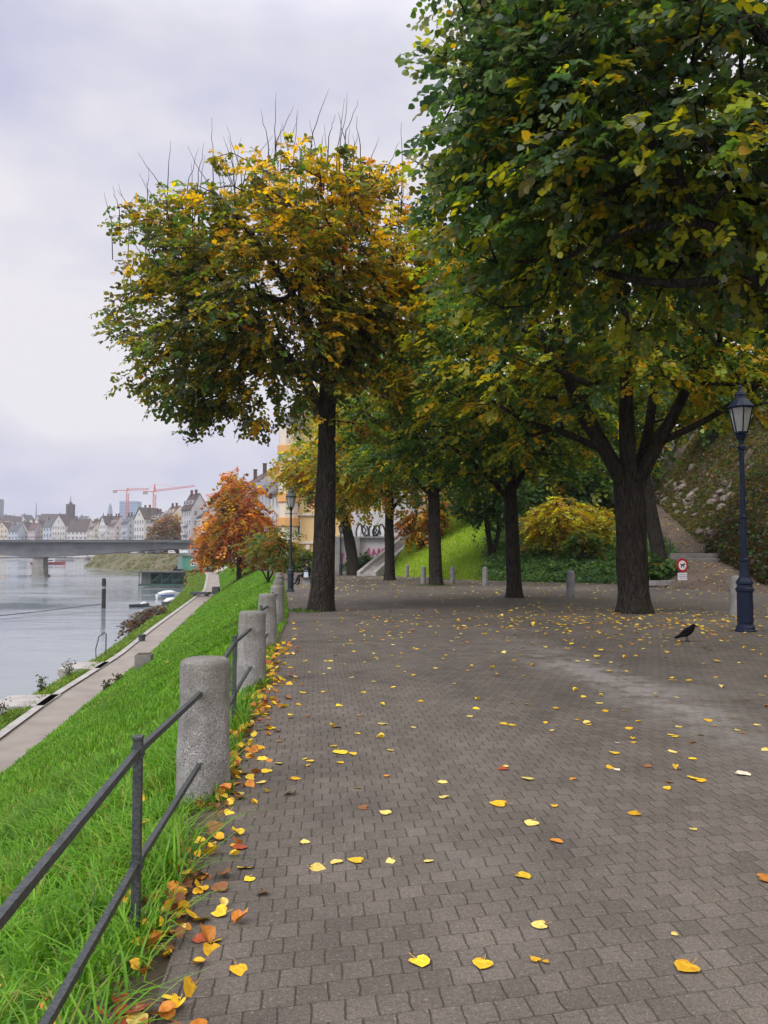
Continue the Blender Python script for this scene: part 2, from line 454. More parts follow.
# soil strip plus grass slope
strip('grass_slope', lambda d: fE(d) + 0.0, fPR, None, None, M_grassground, n=14, zfun=lambda X, Y: slope_z(X, Y), jit=0.11)
strip('river_path', lambda d: fPR(d) + .25, lambda d: fPL(d) - .02, lambda d: fPZ(d), lambda d: fPZ(d) - 0.03, M_path, n=3)
strip('path_edge_stone', lambda d: fPL(d) + .18, lambda d: fPL(d) - .16, lambda d: fPZ(d) + .05, lambda d: fPZ(d) + .05, M_edge, n=2)
strip('grass_verge', lambda d: fPL(d) - .1, lambda d: fV(d), lambda d: fPZ(d) + 0.0, lambda d: fPZ(d) - .28, M_grassground, n=4, jit=0.06)
strip('quay_face', lambda d: fV(d) + .02, lambda d: fV(d) - .9, lambda d: fPZ(d) - .26, lambda d: np.full_like(d, WATER_Z - .6), M_quay, n=3)

# river: a single sheet to the horizon, bed of the world below it
def sheet(name, x0, x1, y0, y1, z, mat):
    me = bpy.data.meshes.new(name)
    me.from_pydata([(x0, y0, z), (x1, y0, z), (x1, y1, z), (x0, y1, z)], [], [(0, 1, 2, 3)])
    me.materials.append(mat)
    o = bpy.data.objects.new(name, me); COL.objects.link(o)
    return tag(o, kind='structure')
sheet('river', -900, 40, -60, 1500, WATER_Z, M_water)
sheet('ground', -6000, 6000, -6000, 6000, WATER_Z - 2.5, M_soil)

# land behind the houses on the near bank, and the town's land round the bend
M_town = pm('town_ground', (0.2, 0.19, 0.17), (0.14, 0.14, 0.12), 0.95, 0.05)
dsq = np.array([128, 150, 190, 240, 300, 370, 480, 600, 830], float)
strip('riverside_street', lambda d: fE(d) + .3, lambda d: np.full_like(d, 260.0), lambda d: gz(d) - 0.02, lambda d: gz(d), M_town, n=2, ds=dsq)
M_farslope = pm('far_bank_grass', (0.075, 0.085, 0.03), (0.14, 0.125, 0.07), 0.95, 0.12, 0.5, 1.0, dist=0.3)
M_farsand = pm('far_bank_gravel', (0.3, 0.27, 0.22), (0.2, 0.18, 0.15), 0.95, 0.2)
dsf = np.array([205, 240, 300, 340, 370, 420, 500, 600, 830], float)
strip('far_bank', lambda d: fE(d) + 2.5, lambda d: fV(d) + 1.0, lambda d: gz(d) + .05, lambda d: np.full_like(d, WATER_Z + .9), M_farslope, n=6, ds=dsf, jit=.35)
strip('far_shore', lambda d: fV(d) + 1.2, lambda d: fV(d) - 2.5, lambda d: np.full_like(d, WATER_Z + 1.0), lambda d: np.full_like(d, WATER_Z - .3), M_farsand, n=3, ds=dsf)
# land closing the river bend (town across the water)
me = MB().prism([(-900, 830, WATER_Z - 1), (-300, 830, WATER_Z - 1), (-300, 1600, WATER_Z - 1), (-900, 1600, WATER_Z - 1)], (0, 0, 0), (0, 0, 2.4))
tag(me.build('far_land', M_town), kind='structure')

# right hand hill: ivy bank, grass bank, ramp path, rocky slope
FOOT = [(-40, 200), (-3, 79), (1, 66), (4, 57), (9.8, 49.5), (13.4, 46), (17.3, 46.5), (60, 48)]
def sstep(x, a, b):
    t = np.clip((x - a) / (b - a), 0, 1); return t * t * (3 - 2 * t)
def xfr(d): return np.where(d > 34, 18 + (d - 34) * .17, 18 - (34 - d) * .05)
def ramp_z(d):
    return np.where(d < 46, gz(d) + (1.0 - gz(46)) * sstep(d, 33, 46), np.minimum(1.0 + .24 * (d - 46), 8.0))
def fbm(x, y, s, seed=0.0):
    v = Vector((x * s + seed, y * s, seed * 1.7))
    return mnoise.noise(v) + .5 * mnoise.noise(v * 2.1) + .25 * mnoise.noise(v * 4.3)
def hill_z(x, d, with_noise=True):
    x = np.asarray(x, float); d = np.asarray(d, float)
    base = gz(d) - .25
    w = sstep(x, 13.6, 16.5)
    rz = ramp_z(d)
    z = base * (1 - w) + rz * w
    t = (d - vtab(x, FOOT)) * .78
    zb = gz(d) - .1 + np.minimum(.36 * t, 6.5 + .06 * t)
    xl = xfr(d) - 2.1
    wb = sstep(xl - x, 0, 1.8)
    bank = np.where(t > 0, 1.0, 0.0)
    zz = rz * (1 - wb) + zb * wb
    z = np.where(bank > 0, np.where(x < xl, np.maximum(zz, np.where(wb < 1, zz, base)), z), z)
    # corridor
    z = np.where((x >= xl) & (d > 33), rz, z)
    over = x - xfr(d)
    if with_noise:
        nz = np.vectorize(lambda a, b: fbm(a, b, .35, 2.0))(x, d)
    else: nz = 0
    rock = np.minimum(rz, 5.5) + np.minimum(1.35 * over, 12.5 + .05 * over) + nz * .55 * np.clip(over, 0, 1.5)
    z = np.where(over > 0, rock, z)
    return z
def stair_x(d): return -1.2 + (d - 68) * .5
xs = np.concatenate([np.arange(-14, 10, .7), np.arange(10, 40, .45), np.arange(40, 90, 4)])
ys = np.concatenate([np.arange(-8, 30, 2), np.arange(30, 90, .7), np.arange(90, 190, 6)])
HX, HY = np.meshgrid(xs, ys)
HZ = hill_z(HX, HY)
left = (HX < stair_x(HY)) & (HY > 62)
HZ = np.where(left, gz(HY) - .3, HZ)
cx = (HX[:-1, :-1] + HX[1:, 1:]) / 2; cy = (HY[:-1, :-1] + HY[1:, 1:]) / 2
tt = cy - vtab(cx, FOOT)
fm = np.full(cx.shape, 0)                    # 0 path, 1 ivy soil, 2 grass bank, 3 rock
ivy = (tt > -.2) & (cx < xfr(cy) - 2.0)
fm[ivy] = 1
px_ = cx / cy
ivyline = 7.2 + (cy - 52) * .16               # ivy right of this line, mown bank left of it
fm[ivy & (cx < ivyline)] = 2
fm[cx > xfr(cy)] = 3
keepf = (tt > -1.2) & (cx > stair_x(cy) - 1) | (cx > 11) & (cy > 30) | (cx > 16.5)
hill = grid_mesh('hillside', HX, HY, HZ, [M_hillpath, M_soil, M_bankgrass, M_rockslope], fm)
bm_ = bmesh.new(); bm_.from_mesh(hill.data); bm_.faces.ensure_lookup_table()
kf = keepf.ravel()
bmesh.ops.delete(bm_, geom=[f for f in bm_.faces if not kf[f.index]], context='FACES')
bm_.to_mesh(hill.data); bm_.free()
tag(hill, kind='structure')
# ------------------------------------------------------------------ leaves and trees
LEAF_T = np.array([(0, 0, 0), (-.40, .16, .07), (-.40, .60, .05), (0, 1.0, -.10), (.40, .60, .05), (.40, .16, .07)], float)
def leaf_cloud(name, P, size, colors, mat, parent=None, up=0.55, squash=1.0, curl=True):
    """every leaf is two folded faces; P (n,3), size (n,), colors (n,3)"""
    n = len(P)
    yv = rng.normal(size=(n, 3)); yv[:, 2] -= .35; yv /= np.linalg.norm(yv, axis=1)[:, None]
    zv = rng.normal(size=(n, 3)); zv[:, 2] += up * 2; zv -= yv * (zv * yv).sum(1)[:, None]; zv /= np.linalg.norm(zv, axis=1)[:, None]
    xv = np.cross(yv, zv)
    s = np.asarray(size)[:, None, None]
    V = P[:, None, :] + s * (LEAF_T[None, :, 0, None] * squash * xv[:, None, :] + LEAF_T[None, :, 1, None] * yv[:, None, :] + LEAF_T[None, :, 2, None] * zv[:, None, :])
    b = (np.arange(n) * 6)[:, None]
    L = (b + np.array([0, 5, 4, 3, 0, 3, 2, 1])[None, :]).ravel()
    S = np.arange(n * 2) * 4
    C = np.repeat(np.asarray(colors), 6, 0)
    return np_mesh(name, V.reshape(-1, 3), L, S, mat, C, parent=parent)

def leaf_sprays(name, O, axis, size, m, colors, mat, parent=None):
    """leaves set in flat drooping sprays: O (S,3) twig starts, axis (S,3), colors (S,3)"""
    S_ = len(O)
    a = axis + rng.normal(size=(S_, 3)) * .55; a[:, 2] = a[:, 2] * .35 - .22
    a /= np.linalg.norm(a, axis=1)[:, None]
    nrm = rng.normal(size=(S_, 3)) * .38; nrm[:, 2] += 1.0
    nrm -= a * (nrm * a).sum(1)[:, None]; nrm /= np.linalg.norm(nrm, axis=1)[:, None]
    s = np.cross(a, nrm)
    k = np.arange(m); side = np.where(k % 2 == 0, 1.0, -1.0); side[-1] = 0.0
    ls = size * rng.uniform(.9, 1.1, S_)
    st = (k * .40)[None, :, None] * ls[:, None, None]
    sz = ls[:, None] * (.70 + .45 * np.sin((k + 1) / m * 2.6))[None] * rng.uniform(.7, 1.2, (S_, m))
    P = O[:, None, :] + a[:, None, :] * st + s[:, None, :] * (side[None, :, None] * .16 * ls[:, None, None])
    P[..., 2] -= (st[..., 0] ** 2) * .55
    P += rng.normal(size=P.shape) * .12 * ls[:, None, None]
    Y = a[:, None, :] * np.where(side == 0, 1.0, .62)[None, :, None] + s[:, None, :] * (side * .78)[None, :, None] + rng.normal(size=(S_, m, 3)) * .28
    Y[..., 2] -= .22
    Y /= np.linalg.norm(Y, axis=2)[..., None]
    Z = nrm[:, None, :] + rng.normal(size=(S_, m, 3)) * .33
    Z -= Y * (Z * Y).sum(2)[..., None]; Z /= np.linalg.norm(Z, axis=2)[..., None]
    X = np.cross(Y, Z)
    n = S_ * m
    P = P.reshape(n, 3); X = X.reshape(n, 3); Y = Y.reshape(n, 3); Z = Z.reshape(n, 3); q = sz.reshape(n)[:, None, None]
    ws = rng.uniform(.85, 1.2, n)[:, None, None]
    V = P[:, None, :] + q * (LEAF_T[None, :, 0, None] * ws * X[:, None, :] + LEAF_T[None, :, 1, None] * Y[:, None, :] + LEAF_T[None, :, 2, None] * Z[:, None, :])
    b = (np.arange(n) * 6)[:, None]
    L = (b + np.array([0, 5, 4, 3, 0, 3, 2, 1])[None, :]).ravel()
    C = np.repeat(colors, m, 0) * rng.uniform(.78, 1.22, (n, 1))
    odd = rng.random(n) < .12
    C[odd] = C[rng.permutation(np.where(odd)[0])]
    return np_mesh(name, V.reshape(-1, 3), L, np.arange(n * 2) * 4, mat, np.repeat(C, 6, 0), parent=parent)

GREEN = np.array([(.042, .090, .018), (.055, .115, .020), (.07, .125, .022), (.046, .10, .032), (.085, .135, .02)])
DKGREEN = np.array([(.022, .055, .018), (.030, .072, .020), (.036, .082, .022), (.045, .095, .02)])
OLIVE = np.array([(.13, .135, .015), (.18, .165, .016), (.11, .125, .018), (.14, .125, .025)])
YELLOW = np.array([(.52, .32, .010), (.44, .27, .012), (.58, .36, .012), (.36, .24, .016)])
ORANGE = np.array([(.40, .14, .012), (.33, .10, .012), (.28, .085, .015), (.45, .20, .02)])
RED = np.array([(.24, .045, .012), (.30, .07, .012), (.2, .04, .015)])
GREEN = GREEN * 1.45; DKGREEN = DKGREEN * 1.4; OLIVE = OLIVE * np.array((1.4, 1.35, 1.2))
BROWN = np.array([(.14, .07, .025), (.10, .055, .025), (.17, .085, .03)])
BLUEGREEN = np.array([(.036, .080, .042), (.050, .098, .054), (.065, .115, .066), (.12, .16, .11)]) * 1.4

LIME = np.array([(.36, .37, .02), (.28, .33, .022), (.42, .40, .02), (.24, .31, .025)])
def palette(P, mixfun, seed):
    """mixfun(P) -> list of (palette, weight array)"""
    sets = mixfun(P)
    W = np.stack([w for _, w in sets], 1); W = np.clip(W, 0, None); W /= W.sum(1)[:, None]
    c = np.cumsum(W, 1); u = rng.random(len(P))[:, None]
    k = (u > c).sum(1)
    out = np.zeros((len(P), 3))
    for i, (pal, _) in enumerate(sets):
        m = k == i
        out[m] = pal[rng.integers(0, len(pal), m.sum())]
    out *= rng.uniform(.75, 1.25, (len(P), 1))
    return out
def clump(P, s, seed):
    return np.array([mnoise.noise(Vector((p[0] * s + seed, p[1] * s, p[2] * s))) for p in P])

def grow(trunk, limbs, attract, tip=0.011, spacing=.55, gravity=.0):
    """skeleton: trunk and limbs are polylines of (point, radius); attractors get connected to the nearest wood"""
    pos = []; par = []; rad = []
    def poly(pts, parent):
        last = parent
        for (p, r) in pts:
            pos.append(np.array(p, float)); par.append(last); rad.append(r); last = len(pos) - 1
        return last
    top = poly(trunk, -1)
    ntr = len(pos)
    for lb in limbs:
        p0 = np.array(lb[0][0], float)
        dd = [np.linalg.norm(pos[i] - p0) for i in range(ntr)]
        poly(lb, int(np.argmin(dd)))
    nfix = len(pos)
    ok0 = max(1, ntr - 3)
    topz = pos[ntr - 1]
    order = np.argsort(np.linalg.norm(attract - pos[ntr - 1][None], axis=1))
    PA = np.array(pos); ch = {}
    P_arr = np.zeros((20000, 3)); D_arr = np.zeros((20000, 3)); n = len(pos)
    P_arr[:n] = PA
    for i in range(n):
        if par[i] >= 0:
            v = pos[i] - pos[par[i]]; D_arr[i] = v / (np.linalg.norm(v) + 1e-9)
        else: D_arr[i] = (0, 0, 1)
    tips = []
    for ai in order:
        a = attract[ai]
        v = a[None] - P_arr[:n]; dist = np.linalg.norm(v, axis=1) + 1e-6
        cosang = (v * D_arr[:n]).sum(1) / dist
        cost = dist * (1 + .55 * (1 - cosang))
        cost[:ok0] += 50
        j = int(np.argmin(cost))
        if n > 19900: break
        L = dist[j]; steps = max(1, int(round(L / spacing)))
        p0 = P_arr[j].copy(); d0 = D_arr[j] * L * .35
        last = j
        for s in range(1, steps + 1):
            t = s / steps
            p = p0 * (1 - t) + a * t + d0 * (t * (1 - t) * 2.0)
            if s < steps: p = p + rng.normal(size=3) * .05 * min(L, 2)
            P_arr[n] = p; q = p - P_arr[last]; D_arr[n] = q / (np.linalg.norm(q) + 1e-9)
            pos.append(p); par.append(last); rad.append(None); last = n; n += 1
        tips.append(last)
    # pipe model
    cnt = np.zeros(n); kids = [[] for _ in range(n)]
    for i in range(n):
        if par[i] >= 0: kids[par[i]].append(i)
    for i in range(n - 1, -1, -1):
        if not kids[i]: cnt[i] += 1
        if par[i] >= 0: cnt[par[i]] += cnt[i]
    r = tip * np.power(np.maximum(cnt, 1), .52)
    for i in range(nfix): r[i] = rad[i]
    for i in range(nfix, n):
        r[i] = min(r[i], .85 * r[par[i]]) if par[i] < nfix else min(r[i], r[par[i]])
    return P_arr[:n].copy(), par, kids, r, tips, ntr, nfix

def wood_mesh(name, P, kids, r, ntr, mat, parent, flare=True):
    mb = MB()
    # trunk as one lathe-like tube with ridges
    used = set()
    def chain(start, parent_pt):
        """follow the thickest child"""
        ids = [start]; cur = start
        while kids[cur]:
            nxt = max(kids[cur], key=lambda k: r[k]); ids.append(nxt); cur = nxt
        return ids
    stack = [(0, None)]
    while stack:
        st, pp = stack.pop()
        ids = chain(st, pp)
        pts = [P[i] for i in ids]; rr = [float(r[i]) for i in ids]
        if pp is not None:
            pts = [P[pp]] + pts; rr = [min(rr[0] * 1.15, float(r[pp]))] + rr
        big = max(rr)
        sides = 20 if st == 0 else (10 if big > .08 else (6 if big > .035 else 4))
        if len(pts) >= 2:
            mb.tube(pts, rr, sides=sides, noise_amp=.16 if st == 0 else .08 if big > .08 else 0, cap=True)
        for i in ids:
            main = max(kids[i], key=lambda k: r[k]) if kids[i] else None
            for k in kids[i]:
                if k != main: stack.append((k, i))
    return mb.build(name, mat, parent, smooth=True)

OUTL = .05
def sample_ell(ells, n, shell=.45, hollow=None, zmin=None):
    vol = np.array([e[3] * e[4] * e[5] for e in ells]); vol /= vol.sum()
    out = []
    while len(out) < n:
        e = ells[rng.choice(len(ells), p=vol)]
        v = rng.normal(size=3); v /= np.linalg.norm(v)
        rr = rng.random() ** (1 / 3)
        if rng.random() < OUTL: rr *= 1.18
        if rr < shell and rng.random() < .8: continue
        # lumpy outline
        k = 1 + .30 * mnoise.noise(Vector(v * 2.1 + np.array(e[:3]))) + .16 * mnoise.noise(Vector(v * 5.0 + np.array(e[:3])))
        p = np.array(e[:3]) + v * rr * k * np.array(e[3:])
        if hollow is not None and any((((p - np.array(h[:3])) / np.array(h[3:])) ** 2).sum() < 1 for h in hollow): continue
        if zmin is not None and p[2] < zmin: continue
        out.append(p)
    return np.array(out)

def tree(name, label, base, trunk, limbs, ells, n_attr, per, lsize, mixfun, seed, hollow=None, group=None, cat='tree', spread=.55, shell=.45, tip=.011, up=.55, zmin=None, bare=None, cull=None, spacing=.55, flat=.6):
    """base (x,y,z); trunk/limbs/ells are in world coordinates"""
    global rng
    rng = np.random.default_rng(seed); random.seed(seed)
    root = empty(name, base, 0, label, cat, group)
    off = np.array(base)
    A = sample_ell(ells, n_attr, shell, hollow, zmin)
    P, par, kids, r, tips, ntr, nfix = grow(trunk, limbs, A, tip=tip, spacing=spacing)
    w = wood_mesh('trunk', P - off, kids, r, ntr, M_bark, root)
    # leaves hang on the fine twigs: along the last nodes of each tip
    src = np.array([i for i in range(nfix, len(P)) if r[i] < tip * 3.2])
    tipset = np.array(tips)
    n = n_attr * per
    pick = np.where(rng.random(n) < .62, tipset[rng.integers(0, len(tipset), n)], src[rng.integers(0, len(src), n)])
    L = P[pick] + np.clip(rng.normal(size=(n, 3)), -1.7, 1.7) * spread * np.array([1, 1, flat])
    if cull is not None: L = L[cull(L)]
    m = 9
    L = L[rng.random(len(L)) < 1.0 / m]
    C = palette(L, mixfun, seed)
    cen = np.mean([e[:3] for e in ells], 0)
    ax = L - cen; ax /= np.linalg.norm(ax, axis=1)[:, None] + 1e-6
    leaf_sprays('crown', L - off - ax * lsize * 1.2, ax, lsize * 1.05, m, C, M_leaf, root)
    if bare is not None:
        mb = MB()
        for (p, ln, wd) in bare:
            p = np.array(p) - off
            q = [p + np.array((0, 0, -.9))]
            dirv = np.array((wd, rng.normal() * .15, 1.0)); dirv /= np.linalg.norm(dirv)
            for s in range(1, 7):
                q.append(p + dirv * ln * s / 6 + rng.normal(size=3) * .014 + np.array((wd * .25 * (s / 6) ** 2 * -ln * .5, 0, 0)))
            mb.tube(q, [.014, .012, .010, .008, .007, .005, .003], sides=4)
        for s in (2, 3, 4):
            if rng.random() < .55:
                a_ = q[s]; sd_ = rng.normal(size=3) * .22 * ln * .5; sd_[2] = abs(sd_[2]) + .22 * ln
                mb.tube([a_, a_ + sd_ * .55, a_ + sd_ + np.array((0, 0, .08))], [.007, .005, .003], sides=4)
        mb.build('bare_twigs', M_bark, root)
    return root

def trunk_line(b, top, r0, r1, bend=(0, 0), n=9, flare=1.5):
    b = np.array(b, float); top = np.array(top, float); out = []
    H = top[2] - b[2]
    hs = [-.15, .0, .12, .3, .6] + list(np.linspace(1.0, H, n))
    for h in hs:
        t = h / H
        p = b + (top - b) * t
        p[0] += bend[0] * math.sin(math.pi * np.clip(t, 0, 1)); p[1] += bend[1] * math.sin(math.pi * np.clip(t, 0, 1))
        r = r0 + (r1 - r0) * max(t, 0)
        if h < .9: r *= 1 + (flare - 1) * (1 - max(h, 0) / .9) ** 2.2
        out.append((tuple(p), r))
    return out
def limb(p0, pts, r0, r1):
    """smooth-ish limb through points"""
    P = [np.array(p0, float)] + [np.array(p, float) for p in pts]
    out = []
    m = len(P)
    for i in range(m - 1):
        a = P[max(i - 1, 0)]; b = P[i]; c = P[i + 1]; d = P[min(i + 2, m - 1)]
        for s in range(4):
            t = s / 4
            q = .5 * ((2 * b) + (-a + c) * t + (2 * a - 5 * b + 4 * c - d) * t * t + (-a + 3 * b - 3 * c + d) * t ** 3)
            out.append(q)
    out.append(P[-1])
    n = len(out)
    return [(tuple(q), r0 + (r1 - r0) * (i / (n - 1))) for i, q in enumerate(out)]

# --- the big yellowing lime beside the railing
def mix_t1(P):
    k = clump(P, .55, 1.0)
    right = np.clip((P[:, 0] + 6.2) / 5.0, 0, 1) * .75 + np.clip((P[:, 2] - 6) / 7, 0, 1) * .5
    y = np.clip(right + k * .9 - .25, 0.05, 1.3)
    return [(YELLOW * 1.15, y * 1.25), (ORANGE * 1.2, y * .12), (LIME, y * .45), (OLIVE * .8, .8 + 0 * y), (GREEN, np.clip(1.15 - y * 1.15, .12, 2) * .5), (np.array([(.075, .085, .045), (.06, .07, .035)]), np.clip(1.0 - y, 0, 2) * .7)]
b1 = (-1.75, 21.8, float(gz(21.8)))
z1 = b1[2]
T1 = trunk_line(b1, (-1.62, 21.9, 9.2), .345, .17, bend=(.05, 0), flare=1.2)
L1 = [limb((-1.70, 21.85, 5.2), [(-2.3, 21.5, 6.5), (-3.4, 21.1, 7.5), (-5.4, 20.8, 8.2)], .17, .05),
      limb((-1.70, 21.85, 5.4), [(-2.4, 22.6, 6.8), (-3.9, 23.2, 8.6), (-5.6, 23.6, 10.2)], .16, .05),
      limb((-1.68, 21.85, 5.9), [(-.9, 21.5, 7.2), (-.1, 21.2, 8.8), (.4, 21.0, 10.2)], .15, .05),
      limb((-1.65, 21.85, 7.0), [(-2.4, 21.2, 8.5), (-3.6, 20.6, 10.2), (-4.7, 20.4, 11.4)], .14, .045),
      limb((-1.65, 21.85, 6.4), [(-3.2, 22.0, 7.4), (-5.0, 22.0, 9.2), (-6.7, 21.8, 10.6)], .13, .04),
      limb((-1.62, 21.9, 8.6), [(-1.9, 22.2, 10.2), (-2.0, 22.3, 11.6)], .13, .05)]
E1 = [(-3.2, 21.8, 9.2, 4.0, 3.8, 3.2), (-5.5, 21.6, 7.6, 2.4, 2.8, 2.1), (-6.4, 21.8, 10.3, 1.4, 1.6, 1.1), (-1.1, 21.6, 9.8, 2.1, 2.8, 3.2), (-5.8, 21.4, 5.6, 1.7, 1.8, .8), (-3.4, 21.4, 5.5, 2.2, 1.9, .95), (-.5, 21.7, 6.0, 1.5, 1.7, 1.3), (-.1, 22.3, 7.6, 1.9, 2.0, 1.9), (.6, 22.4, 9.7, 1.4, 1.8, 1.8), (-6.2, 21.8, 11.1, 1.4, 1.4, .8), (-1.9, 21.8, 12.1, 2.2, 2.0, 1.0)]
bare1 = []
_r = np.random.default_rng(3)
for i in range(75):
    xx = _r.uniform(-7.6, .8); zz = max([e[2] + e[5] * math.sqrt(max(0, 1 - ((xx - e[0]) / e[3]) ** 2)) for e in E1 if abs(xx - e[0]) < e[3]] + [9.5]) - _r.uniform(.1, .6)
    bare1.append(((xx, 21.8 + _r.uniform(-1.6, 1.6), zz), _r.uniform(.7, 1.75), _r.normal() * .36 + (xx + 3.5) * .05))
for i in range(8):
    bare1.append(((-6.9 + _r.uniform(-.3, .5), 21.6, 9.6 + i * .25), _r.uniform(.5, 1.0), -1.1))
tree('lime_tree', 'tall lime tree yellowing from the top, standing alone by the railing', b1, T1, L1, E1, 1150, 54, .112, mix_t1, 11, group='lime trees along the promenade', spread=.23, shell=.3, hollow=[(-1.9, 21.8, 4.4, .8, 1.5, 1.0)], bare=bare1, spacing=.5)

# --- big lime right of the middle, forking low
def mix_t2(P):
    k = clump(P, .5, 5.0)
    y = np.clip(.40 + k * .7 + (9.0 - P[:, 2]) * .11, .02, 1.2)
    return [(YELLOW, y * .3 + np.clip(clump(P, 1.2, 2.0) - .2, 0, 1)), (LIME, y * 1.1), (OLIVE, y * .4), (GREEN, 1.0 - y * .5), (DKGREEN, .4 - y * .3)]
b2 = (6.8, 21.0, float(gz(21)))
T2 = trunk_line(b2, (6.7, 21.0, 3.5), .385, .40, n=6, flare=1.32)
L2 = [limb((6.6, 21, 3.2), [(5.9, 20.6, 4.3), (5.1, 20.2, 5.4), (4.6, 19.8, 6.9), (4.4, 19.5, 8.3)], .19, .06),
      limb((6.7, 21, 3.4), [(6.6, 20.8, 5.2), (6.55, 20.6, 7.0), (6.4, 20.4, 9.2)], .25, .09),
      limb((6.9, 21, 3.4), [(7.6, 20.8, 4.8), (8.3, 20.7, 6.2), (8.9, 20.8, 7.8), (9.7, 20.8, 8.8)], .20, .06),
      limb((6.9, 21, 3.5), [(7.5, 21.6, 5.2), (8.0, 22.4, 7.2), (8.3, 22.8, 9.0)], .17, .06),
      limb((6.6, 21, 3.5), [(6.0, 21.8, 5.2), (5.4, 22.6, 7.0), (4.6, 23.2, 8.6)], .16, .05),
      limb((7.6, 20.8, 4.6), [(8.6, 20.2, 5.1), (9.8, 19.6, 6.0), (11.2, 19.2, 7.4)], .11, .04),
      limb((5.9, 20.6, 4.3), [(4.8, 20.6, 4.8), (3.8, 20.2, 5.0), (2.8, 20.2, 5.6)], .11, .04)]
E2 = [(6.4, 21, 9.6, 5.4, 4.6, 4.4), (3.0, 20.3, 6.7, 2.8, 3, 2.3), (9.8, 20.3, 6.8, 2.8, 3, 2.3), (5.6, 18.8, 6.3, 2.2, 1.6, 1.5), (7.4, 19.0, 6.4, 2.4, 1.5, 1.2)]
tree('lime_tree', 'broad lime tree whose thick trunk forks low into dark limbs behind the crow', b2, T2, L2, E2, 820, 52, .122, mix_t2, 21, group='lime trees along the promenade', spread=.28, hollow=[(6.6, 20.6, 3.9, 2.3, 3.4, 2.4)], spacing=.6)

# --- near tree whose trunk stands outside on the right, crown overhead
def mix_t3(P):
    k = clump(P, .6, 9.0); k2 = clump(P, 1.3, 4.0)
    low = np.clip((7.8 - P[:, 2]) / 3.0, 0, 1)
    y = np.clip(k * .8 + k2 * .4 - .22, 0, 1)
    return [(YELLOW, .03 + np.clip(k2 - .25, 0, 1) * 1.9 + y * .1), (LIME, .06 + low * 1.1 + y * .6), (OLIVE, .1 + low * .4), (GREEN, .4 + low * .4), (BLUEGREEN, np.clip(1.5 - low * 1.4, .12, 2)), (DKGREEN, .4 + 0 * low), (np.array([(.20, .22, .17), (.24, .25, .19)]), np.clip(.22 - low * .2, 0, 1))]
b3 = (6.9, 9.0, 0.0)
T3 = trunk_line(b3, (6.5, 9.0, 3.7), .40, .34, n=6, flare=1.35)
L3 = [limb((6.5, 9, 3.6), [(5.3, 9.1, 4.5), (4.5, 9.2, 5.2), (3.9, 9.3, 5.65), (3.0, 9.5, 5.6)], .115, .035),
      limb((6.5, 9, 3.7), [(6.0, 9.2, 5.4), (5.4, 9.6, 7.2), (4.7, 10.0, 9.2)], .24, .07),
      limb((6.6, 9, 3.7), [(7.2, 9.2, 5.6), (7.6, 9.4, 7.6)], .22, .07),
      limb((6.4, 9, 3.6), [(6.2, 10.4, 4.8), (5.8, 12.0, 6.0), (4.9, 13.2, 7.4)], .18, .05),
      limb((4.4, 9.2, 4.95), [(3.7, 9.9, 5.1), (2.9, 10.4, 5.5), (2.1, 10.8, 6.3)], .07, .03)]
E3 = [(2.0, 10.3, 7.5, 1.75, 1.8, 1.7), (1.75, 11.0, 6.2, 1.45, 1.6, 1.3), (5.0, 9.8, 8.4, 4.3, 3.9, 3.9), (3.2, 10.4, 7.2, 2.5, 2.6, 2.0), (6.6, 10.5, 6.4, 3.0, 3.2, 1.7), (2.6, 10.2, 8.6, 1.9, 2, 1.8)]
def cull3(L):
    # keep what hangs toward the promenade; the far side of the crown beyond the view is thinned
    keep = ((L[:, 0] < 6.6) | (rng.random(len(L)) < .3)) & (L[:, 0] > .25 + .03 * (L[:, 1] - 9))
    return keep & (L[:, 1] > 5.6)
OUTL = 0.0
tree('lime_tree', 'nearest lime tree, its dark green crown hanging over the top right of the promenade', b3, T3, L3, E3, 1100, 82, .094, mix_t3, 31, group='lime trees along the promenade', spread=.23, cull=cull3, spacing=.5, shell=.3, up=.9, zmin=4.0)

OUTL = .05
# --- the row receding towards the stairs
def mix_green(dy):
    def f(P):
        k = clump(P, .5, dy)
        y = np.clip(k * .8 + dy * .1, 0, 1)
        return [(YELLOW, .04 + y * .3 + np.clip(clump(P, 1.1, dy + 3) - .25, 0, 1)), (LIME, .2 + y * .7), (GREEN, 1 - y * .5), (DKGREEN, .5 - y * .3)]
    return f
def mix_yel(P):
    k = clump(P, .4, 3.3)
    return [(YELLOW, .6 + k * .6), (LIME, .5 + 0 * k), (GREEN, .35 - k * .4), (ORANGE, .08 + 0 * k)]
b4 = (4.95, 29.3, float(gz(29.3)))
tree('lime_tree', 'dense green lime tree with a mossy straight trunk, left of the slim pale bollard', b4,
     trunk_line(b4, (4.8, 29.3, 4.6), .275, .23, n=7, flare=1.3),
     [limb((4.85, 29.3, 3.4), [(3.9, 28.8, 4.4), (2.8, 28.4, 5.2), (1.8, 28.2, 6.2)], .13, .04), limb((4.85, 29.3, 3.8), [(5.6, 29, 5.0), (6.6, 28.6, 6.0)], .13, .05), limb((4.8, 29.3, 4.4), [(4.6, 29.4, 6.5), (4.4, 29.4, 9)], .2, .07)],
     [(3.9, 29.3, 9.0, 4.8, 4.0, 4.8), (2.4, 28.4, 5.9, 2.9, 3, 2.0), (6.2, 28.8, 6.2, 2.6, 2.6, 1.8)], 540, 58, .145, mix_green(.6), 41, group='lime trees along the promenade', spread=.36, spacing=.7)
b5 = (2.9, 43.0, float(gz(43)))
